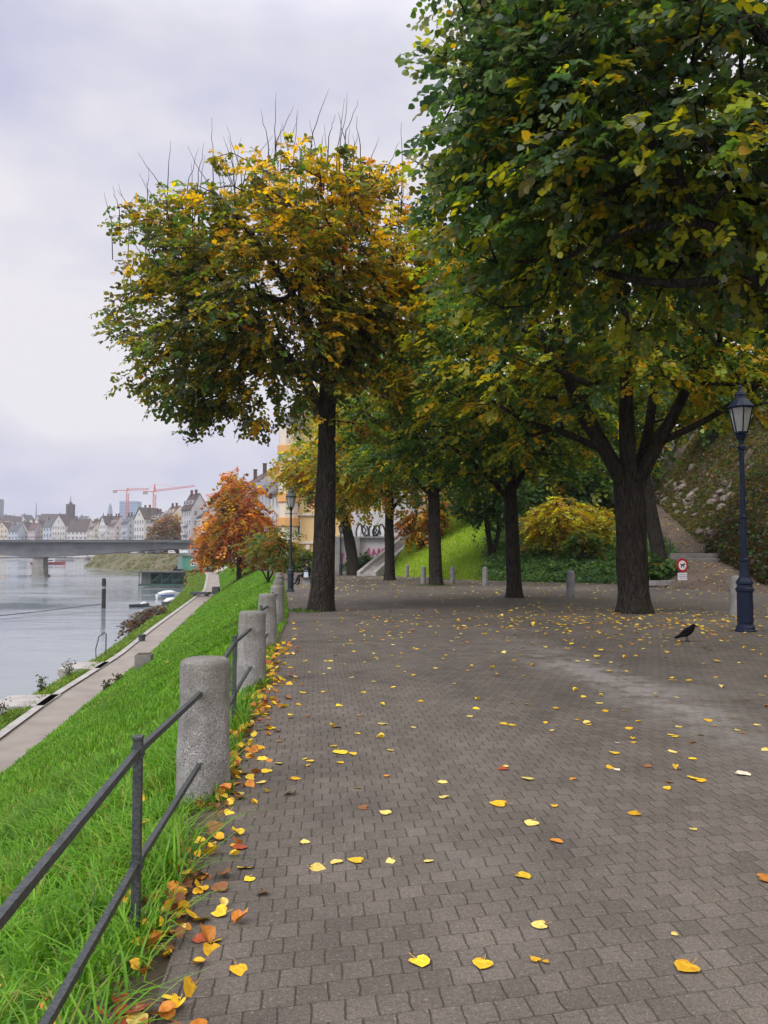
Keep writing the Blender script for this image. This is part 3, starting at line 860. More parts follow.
tree('lime_tree', 'dark lime trunk in a grass tuft between two close slim bollards', b5,
     trunk_line(b5, (2.75, 43, 5.6), .37, .30, n=7, flare=1.22),
     [limb((2.8, 43, 4.6), [(1.4, 42.6, 5.8), (0, 42.2, 7.0)], .16, .05), limb((2.8, 43, 4.8), [(4.2, 42.6, 6.0), (5.6, 42.2, 7.4)], .16, .05), limb((2.75, 43, 5.4), [(2.6, 43, 8), (2.6, 43, 11)], .24, .07)],
     [(2.4, 43, 10.0, 4.9, 4.4, 5.4), (.4, 42.6, 7.2, 2.8, 3, 2.0), (5.2, 42.6, 7.2, 2.6, 2.6, 1.9)], 440, 50, .185, mix_green(2.2), 51, group='lime trees along the promenade', spread=.42, spacing=.9)
b6 = (.4, 53.0, float(gz(53)))
tree('lime_tree', 'slender dark lime with a low side branch in front of the graffiti wall', b6,
     trunk_line(b6, (.35, 53, 6.0), .36, .27, n=7, flare=1.25),
     [limb((.4, 53, 4.3), [(1.4, 52.8, 5.4), (2.4, 52.6, 6.8)], .14, .05), limb((.35, 53, 5.2), [(-1.2, 52.6, 6.6), (-2.4, 52.4, 8.0)], .14, .05)],
     [(-.6, 53, 9.8, 4.4, 4.2, 5.2), (-2.4, 52.6, 7.2, 2.2, 2.6, 2.0), (1.6, 52.6, 7.0, 2.2, 2.4, 1.6)], 400, 58, .2, mix_yel, 61, group='lime trees along the promenade', spread=.75, spacing=.9)
b7 = (-2.75, 70.0, float(gz(70)))
tree('lime_tree', 'yellow lime tree leaning left beside the farthest lamp post', b7,
     trunk_line(b7, (-4.2, 70, 6.0), .55, .40, n=7, flare=1.2, bend=(.3, 0)),
     [limb((-4.0, 70, 5.4), [(-5.6, 69.6, 6.6), (-7.2, 69.4, 7.2)], .22, .07), limb((-4.1, 70, 5.8), [(-3.0, 69.6, 7.6), (-2.0, 69.4, 9.4)], .22, .07)],
     [(-3.9, 70, 9.4, 4.8, 4.4, 4.4), (-6.8, 69.6, 8.4, 2.2, 2.4, 1.8), (-1.6, 69.6, 7.4, 2.2, 2.4, 1.8)], 300, 42, .28, mix_yel, 71, group='lime trees along the promenade', spread=.85, spacing=1.1)
# twin-stemmed tree on the mown bank
hz = lambda x, y: float(hill_z(np.array([x]), np.array([y]), False)[0])
b8 = (8.1, 58.0, hz(8.1, 58) - .05)
tree('twin_trunk_tree', 'small dark tree with two stems growing on the mown bank', b8,
     trunk_line(b8, (7.6, 58, b8[2] + 3.6), .22, .18, n=5, flare=1.15),
     [limb((8.1, 58, b8[2] + .05), [(8.55, 57.9, b8[2] + 1.6), (8.7, 57.8, b8[2] + 3.2), (9.0, 57.6, b8[2] + 4.6)], .2, .13)],
     [(8.0, 58, b8[2] + 5.4, 2.8, 2.6, 2.3), (7.3, 57.5, b8[2] + 3.9, 1.1, 1.2, .8)], 130, 40, .26, lambda P: [(DKGREEN, 1 + 0 * P[:, 0]), (GREEN, .4 + 0 * P[:, 0])], 81, spread=.5, spacing=.8)
b9 = (15.6, 43.0, hz(15.6, 43) - .7)
tree('leaning_tree', 'dark leaning tree rising behind the round red sign at the ramp', b9,
     trunk_line(b9, (14.3, 43, 7.2), .42, .32, n=7, flare=1.1),
     [limb((14.5, 43, 6.4), [(13.2, 42.6, 8), (11.6, 42.2, 9.5)], .2, .07), limb((14.4, 43, 6.8), [(15.6, 42.6, 8.6), (17.2, 42.2, 10)], .2, .07)],
     [(14.2, 43.5, 11.0, 5.5, 4.5, 4.0)], 240, 40, .25, mix_green(1.0), 91, spread=.75, spacing=.9)
# hilltop trees closing the view under and behind the canopy
hill_specs = [(11.5, 84, 15, 6.5, 'bushy green tree on the hilltop above the ivy bank', 1.4), (17.5, 72, 15, 5.5, 'yellow green tree at the head of the ramp', 3.2), (27, 62, 17, 6.0, 'green tree on the crest of the rocky slope', .8), (33, 55, 18, 6.0, 'tall tree on the rocky crest at the right edge behind the lamp', 1.2), (23.5, 82, 18, 6.5, 'green tree far up behind the ramp', 2.0)]
for i, (x, y, h, rr, lab, dy) in enumerate(hill_specs):
    bz = hz(x, y) - .2
    tree('hill_tree', lab, (x, y, bz), trunk_line((x, y, bz), (x + .3, y, bz + h * .5), .35, .2, n=5, flare=1.2), [],
         [(x, y, bz + h * .55, rr, rr * .9, h * .42)], 170, 46, .42, mix_green(dy), 101 + i, group='trees on the hill', spread=1.0, spacing=1.3)

for i, (x, y, hh, ww, dy, lab) in enumerate([(13.5, 66, 5.5, 4.0, .5, 'dark shrubbery bush on the hilltop behind the yellow bush'), (18.2, 66, 6, 3.4, 1.0, 'green bush closing the head of the ramp path'), (9.5, 70, 6, 4.0, .8, 'green bush on the bank top behind the twin stemmed tree'), (22.5, 75, 7, 4.5, 2.0, 'olive bush high above the ramp')]):
    bz = hz(x, y) - .1
    tree('hill_bush', lab, (x, y, bz), trunk_line((x, y, bz), (x, y, bz + 1.2), .12, .08, n=3, flare=1.1), [], [(x, y, bz + hh * .5, ww, 2.6, hh * .5)], 120, 44, .34, mix_green(dy), 171 + i, cat='bush', spread=.7, spacing=1.0)
# orange-red tree below the promenade
def mix_red(P):
    k = clump(P, .3, 2.0)
    g = np.clip((-k - .0) * 1.2 + (P[:, 0] + 19) * .06, 0, 1)
    return [(ORANGE * 1.3, 1.1 - g * .5), (RED, .15 - g * .1), (BROWN, .15 + 0 * k), (OLIVE * 1.2, g * 1.1), (YELLOW, .2 + g * .3)]
b10 = (-18.4, 98, -2.7)
tree('maple_tree', 'orange red autumn tree on the grass slope above the river path', b10,
     trunk_line(b10, (-18.4, 98, 3.0), .36, .2, n=6, flare=1.2), [],
     [(-18.1, 98, 4.2, 5.0, 4.8, 4.6), (-18.4, 98, 8.4, 3.0, 3.0, 3.4), (-21.4, 97.5, 1.6, 2.3, 2.4, 2.4), (-14.8, 97.5, 2.4, 2.6, 2.4, 2.6)], 420, 27, .36, mix_red, 121, spread=.65, spacing=.9, shell=.35)
b11 = (-8.4, 56, -.95)
tree('young_tree', 'small half bare tree with olive leaves on the slope by the bollards', b11,
     trunk_line(b11, (-8.4, 56, 1.0), .1, .06, n=4, flare=1.1),
     [limb((-8.4, 56, -.7), [(-9.0, 56, .5), (-9.5, 55.8, 1.8)], .06, .03), limb((-8.4, 56, -.7), [(-7.9, 56, .4), (-7.5, 55.8, 1.6)], .06, .03)],
     [(-8.3, 56, 1.6, 2.1, 1.8, 1.6), (-7.4, 56, 2.6, 1.2, 1.2, 1.1)], 170, 17, .16, lambda P: [(OLIVE, 1 + 0 * P[:, 0]), (GREEN, .6 + 0 * P[:, 0]), (ORANGE, .2 + 0 * P[:, 0])], 131, spread=.3, spacing=.4, tip=.008)
# brown tree beyond the bridge
b12 = (-96, 340, -.5)
tree('brown_tree', 'brown autumn tree among the houses beyond the bridge', b12, trunk_line(b12, (-96, 340, 6), .6, .4, n=4), [],
     [(-96, 340, 10, 7.5, 6, 8.5), (-90, 339, 8, 4.5, 4, 6)], 120, 40, 1.1, lambda P: [(BROWN * 1.4, 1 + 0 * P[:, 0]), (ORANGE * .7, .5 + 0 * P[:, 0]), (OLIVE, .4 + 0 * P[:, 0])], 141, spread=1.6, spacing=3)

# bushes
def bush(name, label, base, ells, n, lsize, mix, seed, stems=9, cat='bush', spread=.3, per=20, tip=.008, up=.4):
    b = np.array(base)
    e0 = ells[0]
    limbs = []
    rr = np.random.default_rng(seed)
    for i in range(stems):
        a = rr.uniform(0, 2 * math.pi); q = rr.uniform(.3, .75)
        limbs.append(limb(tuple(b), [(b[0] + math.cos(a) * e0[3] * q * .5, b[1] + math.sin(a) * e0[4] * q * .5, b[2] + (e0[2] - b[2]) * .8), (b[0] + math.cos(a) * e0[3] * q, b[1] + math.sin(a) * e0[4] * q, b[2] + (e0[2] - b[2]) * 1.5)], .04, .015))
    return tree(name, label, tuple(base), [(tuple(b + np.array((0, 0, -.1))), .06), (tuple(b), .05), (tuple(b + np.array((0, 0, .3))), .04)], limbs, ells, n, per, lsize, mix, seed, cat=cat, spread=spread, tip=tip, up=up, spacing=.5)
ybz = hz(13.2, 54)
bush('yellow_bush', 'large yellow green bush glowing above the dark ivy bank', (13.0, 54, ybz), [(13.0, 54, ybz + 1.9, 3.1, 2.2, 1.9), (11.6, 54, ybz + 1.5, 1.8, 1.6, 1.3)], 190, .22, lambda P: [(YELLOW * .75, .6 + clump(P, .5, 1)), (np.array([(.46, .48, .02), (.54, .50, .03)]), 1 + 0 * P[:, 0]), (OLIVE, .5 + 0 * P[:, 0]), (ORANGE, .08 + 0 * P[:, 0])], 151, spread=.35, per=30)
gbz = hz(13.4, 51.5)
bush('green_bush', 'small green bush in front of the yellow bush on the ivy bank', (13.3, 51.6, gbz), [(13.3, 51.6, gbz + 1.0, 1.1, 1.0, 1.1)], 70, .2, lambda P: [(GREEN, 1 + 0 * P[:, 0]), (OLIVE, .5 + 0 * P[:, 0])], 152, spread=.25, per=26)
obz = hz(3.3, 68)
bush('orange_bush', 'loose orange bush beside the stair at the foot of the mown bank', (3.6, 68, obz - .1), [(3.4, 68, obz + 2.3, 2.1, 1.7, 1.8), (4.6, 68, obz + 3.6, 1.2, 1.2, 1.6)], 150, .26, lambda P: [(ORANGE, 1 + 0 * P[:, 0]), (YELLOW * .8, .5 + 0 * P[:, 0]), (BROWN, .4 + 0 * P[:, 0]), (OLIVE, .3 + 0 * P[:, 0])], 153, spread=.3, per=16)
bush('brown_shrub', 'brown twiggy shrub at the water edge beside the river path', (-22.5, 75, -5.4), [(-22.3, 75, -4.9, 1.5, 1.7, 1.15), (-23.1, 72.5, -5.5, 1.1, 1.5, 1.0)], 170, .2, lambda P: [(BROWN, 1 + 0 * P[:, 0]), (np.array([(.10, .08, .06), (.07, .055, .045)]), 1.2 + 0 * P[:, 0]), (OLIVE, .15 + 0 * P[:, 0])], 154, spread=.28, per=16, cat='shrub')
dbz = hz(14.9, 42)
bush('dark_shrub', 'dark green shrub at the foot of the leaning tree, left of the round sign', (14.8, 42.0, dbz - .1), [(14.8, 42.0, dbz + .35, 1.5, 1.0, .95), (15.9, 42.4, dbz + .2, .9, .8, .6)], 110, .2, lambda P: [(DKGREEN, 1 + 0 * P[:, 0]), (GREEN, .35 + 0 * P[:, 0]), (BROWN, .15 + 0 * P[:, 0])], 158, spread=.25, per=26, cat='shrub')
bush('wall_shrub', 'dark green shrub at the foot of the graffiti wall', (-1.9, 73.5, float(gz(73))), [(-1.9, 73.5, .2, 1.6, 1.1, 1.1)], 60, .25, lambda P: [(DKGREEN, 1 + 0 * P[:, 0]), (GREEN, .4 + 0 * P[:, 0])], 155, spread=.25, per=26, cat='shrub')
bush('hedge', 'clipped green hedge in front of the yellow house', (-9.6, 86, -.95), [(-9.6, 86, .5, 2.0, .9, 1.5), (-8.0, 86, .4, 1.6, .9, 1.4), (-11, 86, .3, 1.2, .9, 1.2)], 120, .3, lambda P: [(GREEN, 1 + 0 * P[:, 0]), (OLIVE, .5 + 0 * P[:, 0])], 156, spread=.3, per=34, cat='hedge')
# ------------------------------------------------------------------ bollards and railing
rng = np.random.default_rng(99); random.seed(99)
G_BOL = 'granite bollards carrying the railing'
bol_pos = [(-.90, 1.05), (-1.24, 5.36), (-1.64, 9.6), (-2.0, 13.35), (-2.44, 17.6), (-2.96, 21.8), (-3.52, 26.0), (-4.08, 30.2), (-4.66, 34.4)]
bol_lab = ['granite bollard beside the camera at the start of the railing', 'nearest thick granite bollard with speckled grey face and worn top', 'second granite bollard along the railing, smooth and pale brown with a round scar', 'third granite bollard along the railing, darker with a rail hole', 'fourth granite bollard along the railing, dark grey', 'fifth granite bollard along the railing, level with the big yellow lime tree', 'sixth granite bollard along the railing, just before the dark lamp post', 'seventh granite bollard along the railing, beside the dark lamp post', 'farthest granite bollard of the railing, pale topped']
for i, (x, y) in enumerate(bol_pos):
    z0 = float(gz(y))
    h = .86 + random.uniform(-.03, .03)
    prof = [(.20, -.35)] + [(.199 - .016 * t_ + .0022 * math.sin(t_ * 23 + i), t_ * (h - .05)) for t_ in np.linspace(0, 1, 14)] + [(.178, h - .028), (.168, h - .010), (.145, h - .001), (.09, h + .004), (.02, h + .006)]
    o = MB().lathe(prof, sides=40, wob=.055, seed=i * 3.7).build('granite_bollard', M_granite, smooth=True)
    k_ = (.92, .91, .90, .82, .8, .8, .8, .8, .8)[i]; o.scale = (k_, k_, 1)
    o.location = (x, y, z0); o.rotation_euler = (R(random.uniform(-1, 1)), R(random.uniform(-1.2, 1.2)), random.uniform(0, 6))
    tag(o, bol_lab[i], 'bollard', G_BOL)
spans = ['first railing span at the bottom left, nearest the camera', 'second railing span between the nearest two thick bollards', 'third railing span between the second and third thick bollards', 'fourth railing span down the row of thick bollards', 'fifth railing span down the row of thick bollards', 'sixth railing span beside the big yellow lime tree', 'seventh railing span ending near the dark lamp post', 'last railing span behind the dark lamp post']
for i in range(len(bol_pos) - 1):
    a = np.array(bol_pos[i]); b = np.array(bol_pos[i + 1])
    d = (b - a) / np.linalg.norm(b - a)
    za, zb = float(gz(a[1])), float(gz(b[1]))
    t = .56 if i == 0 else .5
    m = a * (1 - t) + b * t; zm = za * (1 - t) + zb * t
    root = empty('iron_railing', (m[0], m[1], zm), 0, spans[i], 'railing', 'iron railings between the bollards')
    def loc(p, z): return (p[0] - m[0], p[1] - m[1], z - zm)
    MB().box((0, 0, .25), (.038, .038, 1.06), rz=-math.atan2(d[0], d[1])).box((0, 0, .788), (.046, .046, .018), rz=-math.atan2(d[0], d[1])).build('post', M_iron, root, bevel=.004)
    a2 = a + d * .145; b2 = b - d * .145
    for nm, hh, dz in (('top_rail', .70, .03), ('bottom_rail', .235, .0)):
        mb = MB()
        mb.bar(loc(a2, za + hh - .04), loc(m, zm + hh + dz), .027, .030)
        mb.bar(loc(m, zm + hh + dz), loc(b2, zb + hh - .04), .027, .030)
        mb.box((0, 0, hh + dz), (.050, .05, .048), rz=-math.atan2(d[0], d[1]))
        mb.build(nm, M_iron, root)
# slim bollards on the far side
M_bol2 = pm('grey_stone', (0.26, 0.25, 0.235), (0.17, 0.165, 0.155), 0.85, 4, 0.4, 30)
slim = [(9.07, 19.9, 'slim grey bollard half hidden behind the blue lamp post'), (7.08, 29.3, 'slim pale bollard standing alone in front of the ivy bank'), (5.62, 43.0, 'slim grey bollard left of the mossy lime trunk'), (4.12, 46.5, 'slim grey bollard right beside the lime trunk with the grass tuft'), (2.35, 46.0, 'slim grey bollard left beside the lime trunk with the grass tuft'), (1.85, 62.0, 'slim grey bollard in front of the mown bank'), (-1.15, 72.0, 'slim grey bollard at the foot of the stair'), (-3.2, 74.0, 'farthest slim grey bollard before the graffiti wall')]
for i, (x, y, lab) in enumerate(slim):
    o = MB().lathe([(.17, -.2), (.165, .0), (.155, .6), (.145, .93), (.12, 1.0), (.06, 1.035), (.01, 1.04)], sides=20).build('slim_bollard', M_bol2, smooth=True)
    o.location = (x, y, float(gz(y))); tag(o, lab, 'bollard', 'slim stone bollards along the foot of the bank')

# ------------------------------------------------------------------ street lamps
M_glass = pm('lantern_glass', (0.62, 0.62, 0.58), (0.5, 0.5, 0.47), 0.15, 3, spec=0.5)
nt = M_glass.node_tree
_b = [n for n in nt.nodes if n.type == 'BSDF_PRINCIPLED'][0]
_b.inputs['Transmission Weight'].default_value = .55
M_lampdark = pm('dark_green_iron', (0.012, 0.022, 0.028), (0.02, 0.032, 0.038), 0.45, 8, 0.15, 40, metal=0.2, spec=0.5, dist=0.003)
def hexfr(mb, r0, z0, r1, z1, mi=0, sides=6):
    mb.lathe([(r0, z0), (r1, z1)], sides=sides, mi=mi)
def make_lamp(label, loc, mat, sc=1.0):
    root = empty('street_lamp', loc, .35, label, 'street lamp', 'old lantern street lamps')
    base = MB()
    base.lathe([(.205, -.1), (.205, .03), (.185, .05), (.178, .10), (.15, .13), (.145, .17), (.155, .19), (.152, .80), (.175, .83), (.178, .88), (.148, .91), (.142, .95), (.165, .98), (.16, 1.02), (.105, 1.10), (.09, 1.22), (.075, 1.42), (.095, 1.44), (.095, 1.48), (.07, 1.50)], sides=16, flute=.05)
    base.build('base', mat, root)
    post = MB()
    post.lathe([(.062, 1.49), (.058, 2.3), (.075, 2.32), (.075, 2.36), (.055, 2.38), (.048, 3.72), (.07, 3.74), (.075, 3.80), (.05, 3.84), (.05, 3.92), (.095, 3.99), (.11, 4.04), (.06, 4.07), (.06, 4.10)], sides=14)
    post.tube([(-.27, 0, 3.79), (.27, 0, 3.79)], .013, 6)
    post.lathe([(.004, 3.76), (.024, 3.79), (.004, 3.82)], c=(-.28, 0, 0), sides=8).lathe([(.004, 3.76), (.024, 3.79), (.004, 3.82)], c=(.28, 0, 0), sides=8)
    post.build('post', mat, root)
    fr = MB()
    n = 6
    for k in range(n):
        a = 2 * math.pi * k / n
        fr.tube([(.13 * math.cos(a), .13 * math.sin(a), 4.10), (.235 * math.cos(a), .235 * math.sin(a), 4.60)], .014, 5)
        a2 = 2 * math.pi * (k + 1) / n
        for (r_, z_) in ((.13, 4.10), (.235, 4.60)):
            fr.tube([(r_ * math.cos(a), r_ * math.sin(a), z_), (r_ * math.cos(a2), r_ * math.sin(a2), z_)], .011, 5)
    fr.lathe([(.14, 4.075), (.14, 4.10)], sides=6)
    fo = fr.build('lantern_frame', mat, root)
    gl = MB()
    gl.lathe([(.122, 4.105), (.226, 4.595)], sides=6)
    gl.build('glass', M_glass, fo)
    rf = MB()
    rf.lathe([(.26, 4.605), (.262, 4.625), (.19, 4.72), (.12, 4.80), (.105, 4.86), (.12, 4.87), (.10, 4.92), (.04, 4.97), (.025, 5.02), (.04, 5.045), (.02, 5.075), (.006, 5.14)], sides=12)
    rf.build('lantern_roof', mat, root)
    root.scale = (sc, sc, sc)
    return root
lampA = make_lamp('blue iron street lamp with a fluted base at the right edge', (7.28, 15.6, float(gz(15.6))), M_lampblue, .985)
make_lamp('dark street lamp by the end of the railing, left of the big yellow lime trunk', (-4.22, 34.9, float(gz(34.9))), M_lampdark, .93)
make_lamp('small distant street lamp between the two leftmost lime trunks', (-3.9, 69.5, float(gz(69.5))), M_lampdark, .95)

# ------------------------------------------------------------------ sign
M_red = pm('sign_red', (0.42, 0.012, 0.02), (0.38, 0.012, 0.02), 0.4, 3)
M_white = pm('sign_white', (0.78, 0.78, 0.77), (0.7, 0.7, 0.69), 0.4, 3)
M_black = pm('sign_black', (0.012, 0.012, 0.013), (0.016, 0.016, 0.016), 0.5, 3)
M_galv = pm('galvanised', (0.22, 0.23, 0.23), (0.16, 0.165, 0.17), 0.5, 6, metal=.5)
sx, sy = 14.75, 38.2
szz = hz(sx, sy)
sg = empty('round_sign', (sx, sy, szz), R(20), 'round red ring sign with a black animal above a small white plate', 'sign')
MB().tube([(0, .03, -.2), (0, .03, 1.45)], .03, 10).build('post', M_galv, sg)
dsk = MB().tube([(0, -.03, 1.15), (0, -.005, 1.15)], .345, 36).build('disc', M_red, sg)
MB().tube([(0, -.037, 1.15), (0, -.0305, 1.15)], .235, 36).build('white_field', M_white, dsk)
dog = MB()
y0 = -.042
dog.box((0, y0, 1.17), (.20, .006, .075)).box((.115, y0, 1.215), (.075, .006, .075)).box((.155, y0, 1.20), (.05, .006, .035))
for lx in (-.085, -.055, .06, .09): dog.box((lx, y0, 1.09), (.022, .006, .11))
dog.box((-.115, y0, 1.215), (.02, .006, .07))
dog.build('animal_symbol', M_black, dsk)
pl = MB().box((0, -.02, .60), (.56, .02, .36)).build('text_plate', M_white, sg)
for k, (zz, w) in enumerate(((.70, .40), (.61, .46), (.52, .34))):
    x_ = -w / 2; tx = MB()
    _q = np.random.default_rng(k)
    while x_ < w / 2:
        l = _q.uniform(.03, .07); tx.box((x_ + l / 2, -.033, zz), (l, .004, .03)); x_ += l + .02
    tx.build('text_line', M_galv, pl)


# ------------------------------------------------------------------ crow
M_crow = pm('black_feathers', (0.004, 0.004, 0.005), (0.008, 0.008, 0.010), 0.75, 30, spec=.05)
M_beak = pm('black_beak', (0.012, 0.011, 0.011), None, 0.4)
cr = empty('crow', (5.38, 13.75, 0.004), R(8), 'black crow standing on the paving left of the blue lamp', 'crow')
b = MB()
b.tube([(-.235, 0, .062), (-.17, 0, .085), (-.11, 0, .112), (-.06, 0, .135), (.0, 0, .165), (.05, 0, .195), (.085, 0, .225), (.105, 0, .25), (.118, 0, .268), (.135, 0, .272), (.152, 0, .268)],
       [.018, .026, .040, .058, .070, .064, .050, .040, .037, .033, .020], 14)
body = b.build('body', M_crow, cr, smooth=True)
w = MB()
for s in (-1, 1):
    w.tube([(.05, s * .058, .19), (0, s * .07, .165), (-.07, s * .06, .125), (-.15, s * .035, .088), (-.20, s * .018, .072)], [.02, .036, .034, .02, .006], 8, squash=(1, .4))
w.build('wing', M_crow, cr, smooth=True)
MB().tube([(.145, 0, .268), (.175, 0, .262), (.205, 0, .25)], [.016, .012, .003], 8).build('beak', M_beak, cr, smooth=True)
for s in (-1, 1):
    lg = MB()
    lg.tube([(-.005, s * .03, .12), (-.012, s * .03, .06), (.0, s * .03, .006)], [.014, .007, .006], 6)
    for dx, dy in ((.045, 0), (.035, .02), (.035, -.02), (-.03, 0)):
        lg.tube([(.0, s * .03, .006), (dx, s * .03 + dy, .004)], [.005, .003], 4)
    lg.build('leg', M_beak, cr)

# ------------------------------------------------------------------ bench with seated person
M_cloth = pm('dark_cloth', (0.010, 0.011, 0.014), (0.018, 0.019, 0.022), 0.9, 12)
M_skin = pm('skin', (0.42, 0.25, 0.17), (0.38, 0.22, 0.15), 0.6, 5)
M_hair = pm('dark_hair', (0.02, 0.015, 0.011), None, 0.7)
M_shoe = pm('black_shoe', (0.015, 0.015, 0.015), None, 0.5)
M_wood = pm('bench_wood', (0.09, 0.06, 0.035), (0.06, 0.04, 0.025), 0.8, 6)
bx_, by_ = -4.32, 43.6; bz_ = float(gz(by_))
bench = empty('park_bench', (bx_, by_, bz_), 0, 'dark park bench half hidden behind the big yellow lime trunk', 'bench')
MB().box((0, 0, .44), (.50, 1.7, .04)).build('seat', M_wood, bench)
bb = MB(); bb.box((.28, 0, .72), (.04, 1.7, .34), rot=Matrix.Rotation(R(12), 3, 'Y')); bb.build('backrest', M_wood, bench)
for s in (-1, 1):
    MB().box((0, s * .65, .21), (.42, .12, .42)).bar((.2, s * .65, .40), (.31, s * .65, .86), .05, .05).build('leg', M_concrete, bench)

def skin_body(name, joints, edges, radii, mats, parent, matfun=None):
    me = bpy.data.meshes.new(name); me.from_pydata(joints, edges, [])
    o = bpy.data.objects.new(name, me); COL.objects.link(o)
    sk = o.modifiers.new('skin', 'SKIN'); sk.use_smooth_shade = True
    sv = me.skin_vertices[0] if len(me.skin_vertices) else None
    if sv is None:
        bm = bmesh.new(); bm.from_mesh(me); bm.verts.layers.skin.verify(); bm.to_mesh(me); bm.free(); sv = me.skin_vertices[0]
    for i, r_ in enumerate(radii):
        sv.data[i].radius = (r_ if isinstance(r_, tuple) else (r_, r_)); sv.data[i].use_root = (i == 0)
    ss = o.modifiers.new('sub', 'SUBSURF'); ss.levels = 2; ss.render_levels = 2
    dg = bpy.context.evaluated_depsgraph_get(); dg.update()
    nm = bpy.data.meshes.new_from_object(o.evaluated_get(dg))
    nm.name = name
    o.modifiers.clear(); o.data = nm
    nm.materials.clear()
    for m in mats: nm.materials.append(m)
    if matfun:
        for p in nm.polygons: p.material_index = matfun(p.center)
    for p in nm.polygons: p.use_smooth = True
    o.parent = parent
    return o
# faces left (-x); origin on the ground below the seat front
per = empty('person', (bx_ - .02, by_ - .35, bz_), 0, 'person in black clothes sitting on the bench with knees forward, facing the river', 'person')
J = [(0, 0, .53), (.05, 0, .72), (.07, 0, .93), (.05, 0, 1.06), (.02, 0, 1.16), (0.0, 0, 1.26), (-.005, 0, 1.33),  # pelvis, waist, chest, neck base, neck, head, top
     (-.02, .10, .52), (-.46, .12, .56), (-.62, .12, .12), (-.78, .12, .05),     # leg stretched
     (-.02, -.10, .52), (-.42, -.12, .57), (-.40, -.12, .12), (-.56, -.12, .05),
     (.06, .19, .98), (-.02, .25, .72), (-.24, .16, .64), (-.32, .12, .63),
     (.06, -.19, .98), (-.02, -.25, .72), (-.24, -.16, .64), (-.32, -.12, .63)]
E = [(0, 1), (1, 2), (2, 3), (3, 4), (4, 5), (5, 6), (0, 7), (7, 8), (8, 9), (9, 10), (0, 11), (11, 12), (12, 13), (13, 14), (2, 15), (15, 16), (16, 17), (17, 18), (2, 19), (19, 20), (20, 21), (21, 22)]
RR = [(.14, .17), (.13, .16), (.13, .18), .07, .06, (.095, .085), (.07, .06), .105, .08, .055, .045, .105, .08, .055, .045, .075, .058, .045, .04, .075, .058, .045, .04]
def pmat(c):
    if c.z > 1.1: return 1
    if c.x < -.27 and c.z > .6 and abs(c.y) < .2 and c.z > .61 and c.x > -.36 and abs(c.y) > .07 and c.z > .64: return 1
    if c.z < .11: return 2
    return 0
body = skin_body('body', J, E, RR, [M_cloth, M_skin, M_shoe], per, pmat)
MB().lathe([(.03, 1.19), (.085, 1.22), (.105, 1.28), (.10, 1.34), (.07, 1.385), (.01, 1.40)], c=(.022, 0, 0), sides=14).build('hair', M_hair, per, smooth=True)
jk = MB(); jk.tube([(.02, 0, .50), (.05, 0, .72), (.07, 0, .93), (.055, 0, 1.05)], [.19, .18, .19, .10], 14, squash=(1.1, .85)); jk.build('jacket', M_cloth, per, smooth=True)
bag = MB(); bag.box((0, 0, .14), (.26, .2, .28), taper=.85); bag.tube([(-.08, 0, .27), (-.05, 0, .38), (.05, 0, .38), (.08, 0, .27)], .012, 6)
bo = bag.build('carrier_bag', pm('pale_plastic', (.55, .62, .68), (.45, .5, .56), .4, 8), bevel=.02)
bo.location = (bx_ + .0, by_ - .74, bz_ + .46); tag(bo, 'pale carrier bag on the bench beside the person', 'bag')

# ------------------------------------------------------------------ things on the slope, path and water
def slz(x, y): return float(slope_z(np.array([x]), np.array([y]))[0])
bxs = (-11.0, 35.6)
t = empty('stone_box', (bxs[0], bxs[1], slz(*bxs) - .1), R(6), 'square concrete box with soil on top set into the grass slope', 'planter')
MB().box((0, 0, .2), (.72, .7, .95)).build('box', M_quay, t)
MB().box((0, 0, .69), (.58, .56, .03)).build('soil', M_soil, t)
# handrail of the landing steps
hr = empty('handrail', (-17.0, 46.5, -4.8), R(-10), 'bent iron handrail above the water by the landing steps', 'handrail')
MB().tube([(-.25, 0, -.6), (-.3, 0, .5), (-.1, 0, 1.25), (.2, .1, 1.45), (.3, .1, 1.4), (.3, .1, -.4)], .035, 6).build('rail', M_iron, hr)
# landings: stone slabs breaking the verge
for i, (y, lab) in enumerate(((31.5, 'pale stone landing in the verge nearest the camera'), (41.0, 'pale stone landing in the verge by the bent handrail'))):
    o = MB().box((0, 0, 0), (2.1, 2.4, .34)).box((-.2, -1.0, -.25), (1.5, .5, .35)).build('stone_landing', M_edge, bevel=.02)
    o.location = ((fPL(y) + fV(y)) / 2 - .2, y, -4.62); o.rotation_euler = (0, 0, R(8)); tag(o, lab, 'landing', 'stone landings on the quay')
o = MB().lathe([(.22, -.2), (.22, .35), (.26, .37), (.26, .5), (.1, .55)], sides=14).build('mooring_bollard', M_iron)
o.location = (-16.4, 52.5, -4.6); tag(o, 'short black mooring bollard on the verge edge', 'bollard')
for i, (y, dx) in enumerate(((62, .6), (70, .5), (78, .7), (86, .4))):
    o = MB().box((0, 0, .1), (.55, .9, .5), taper=.8).build('edge_rock', M_rock, bevel=.06)
    o.location = (fPR(y) + dx, y, float(fPZ(y)) + .05); o.rotation_euler = (0, 0, y)
    tag(o, 'dark rough stone block along the upper side of the river path', 'stone', 'stone blocks beside the path')
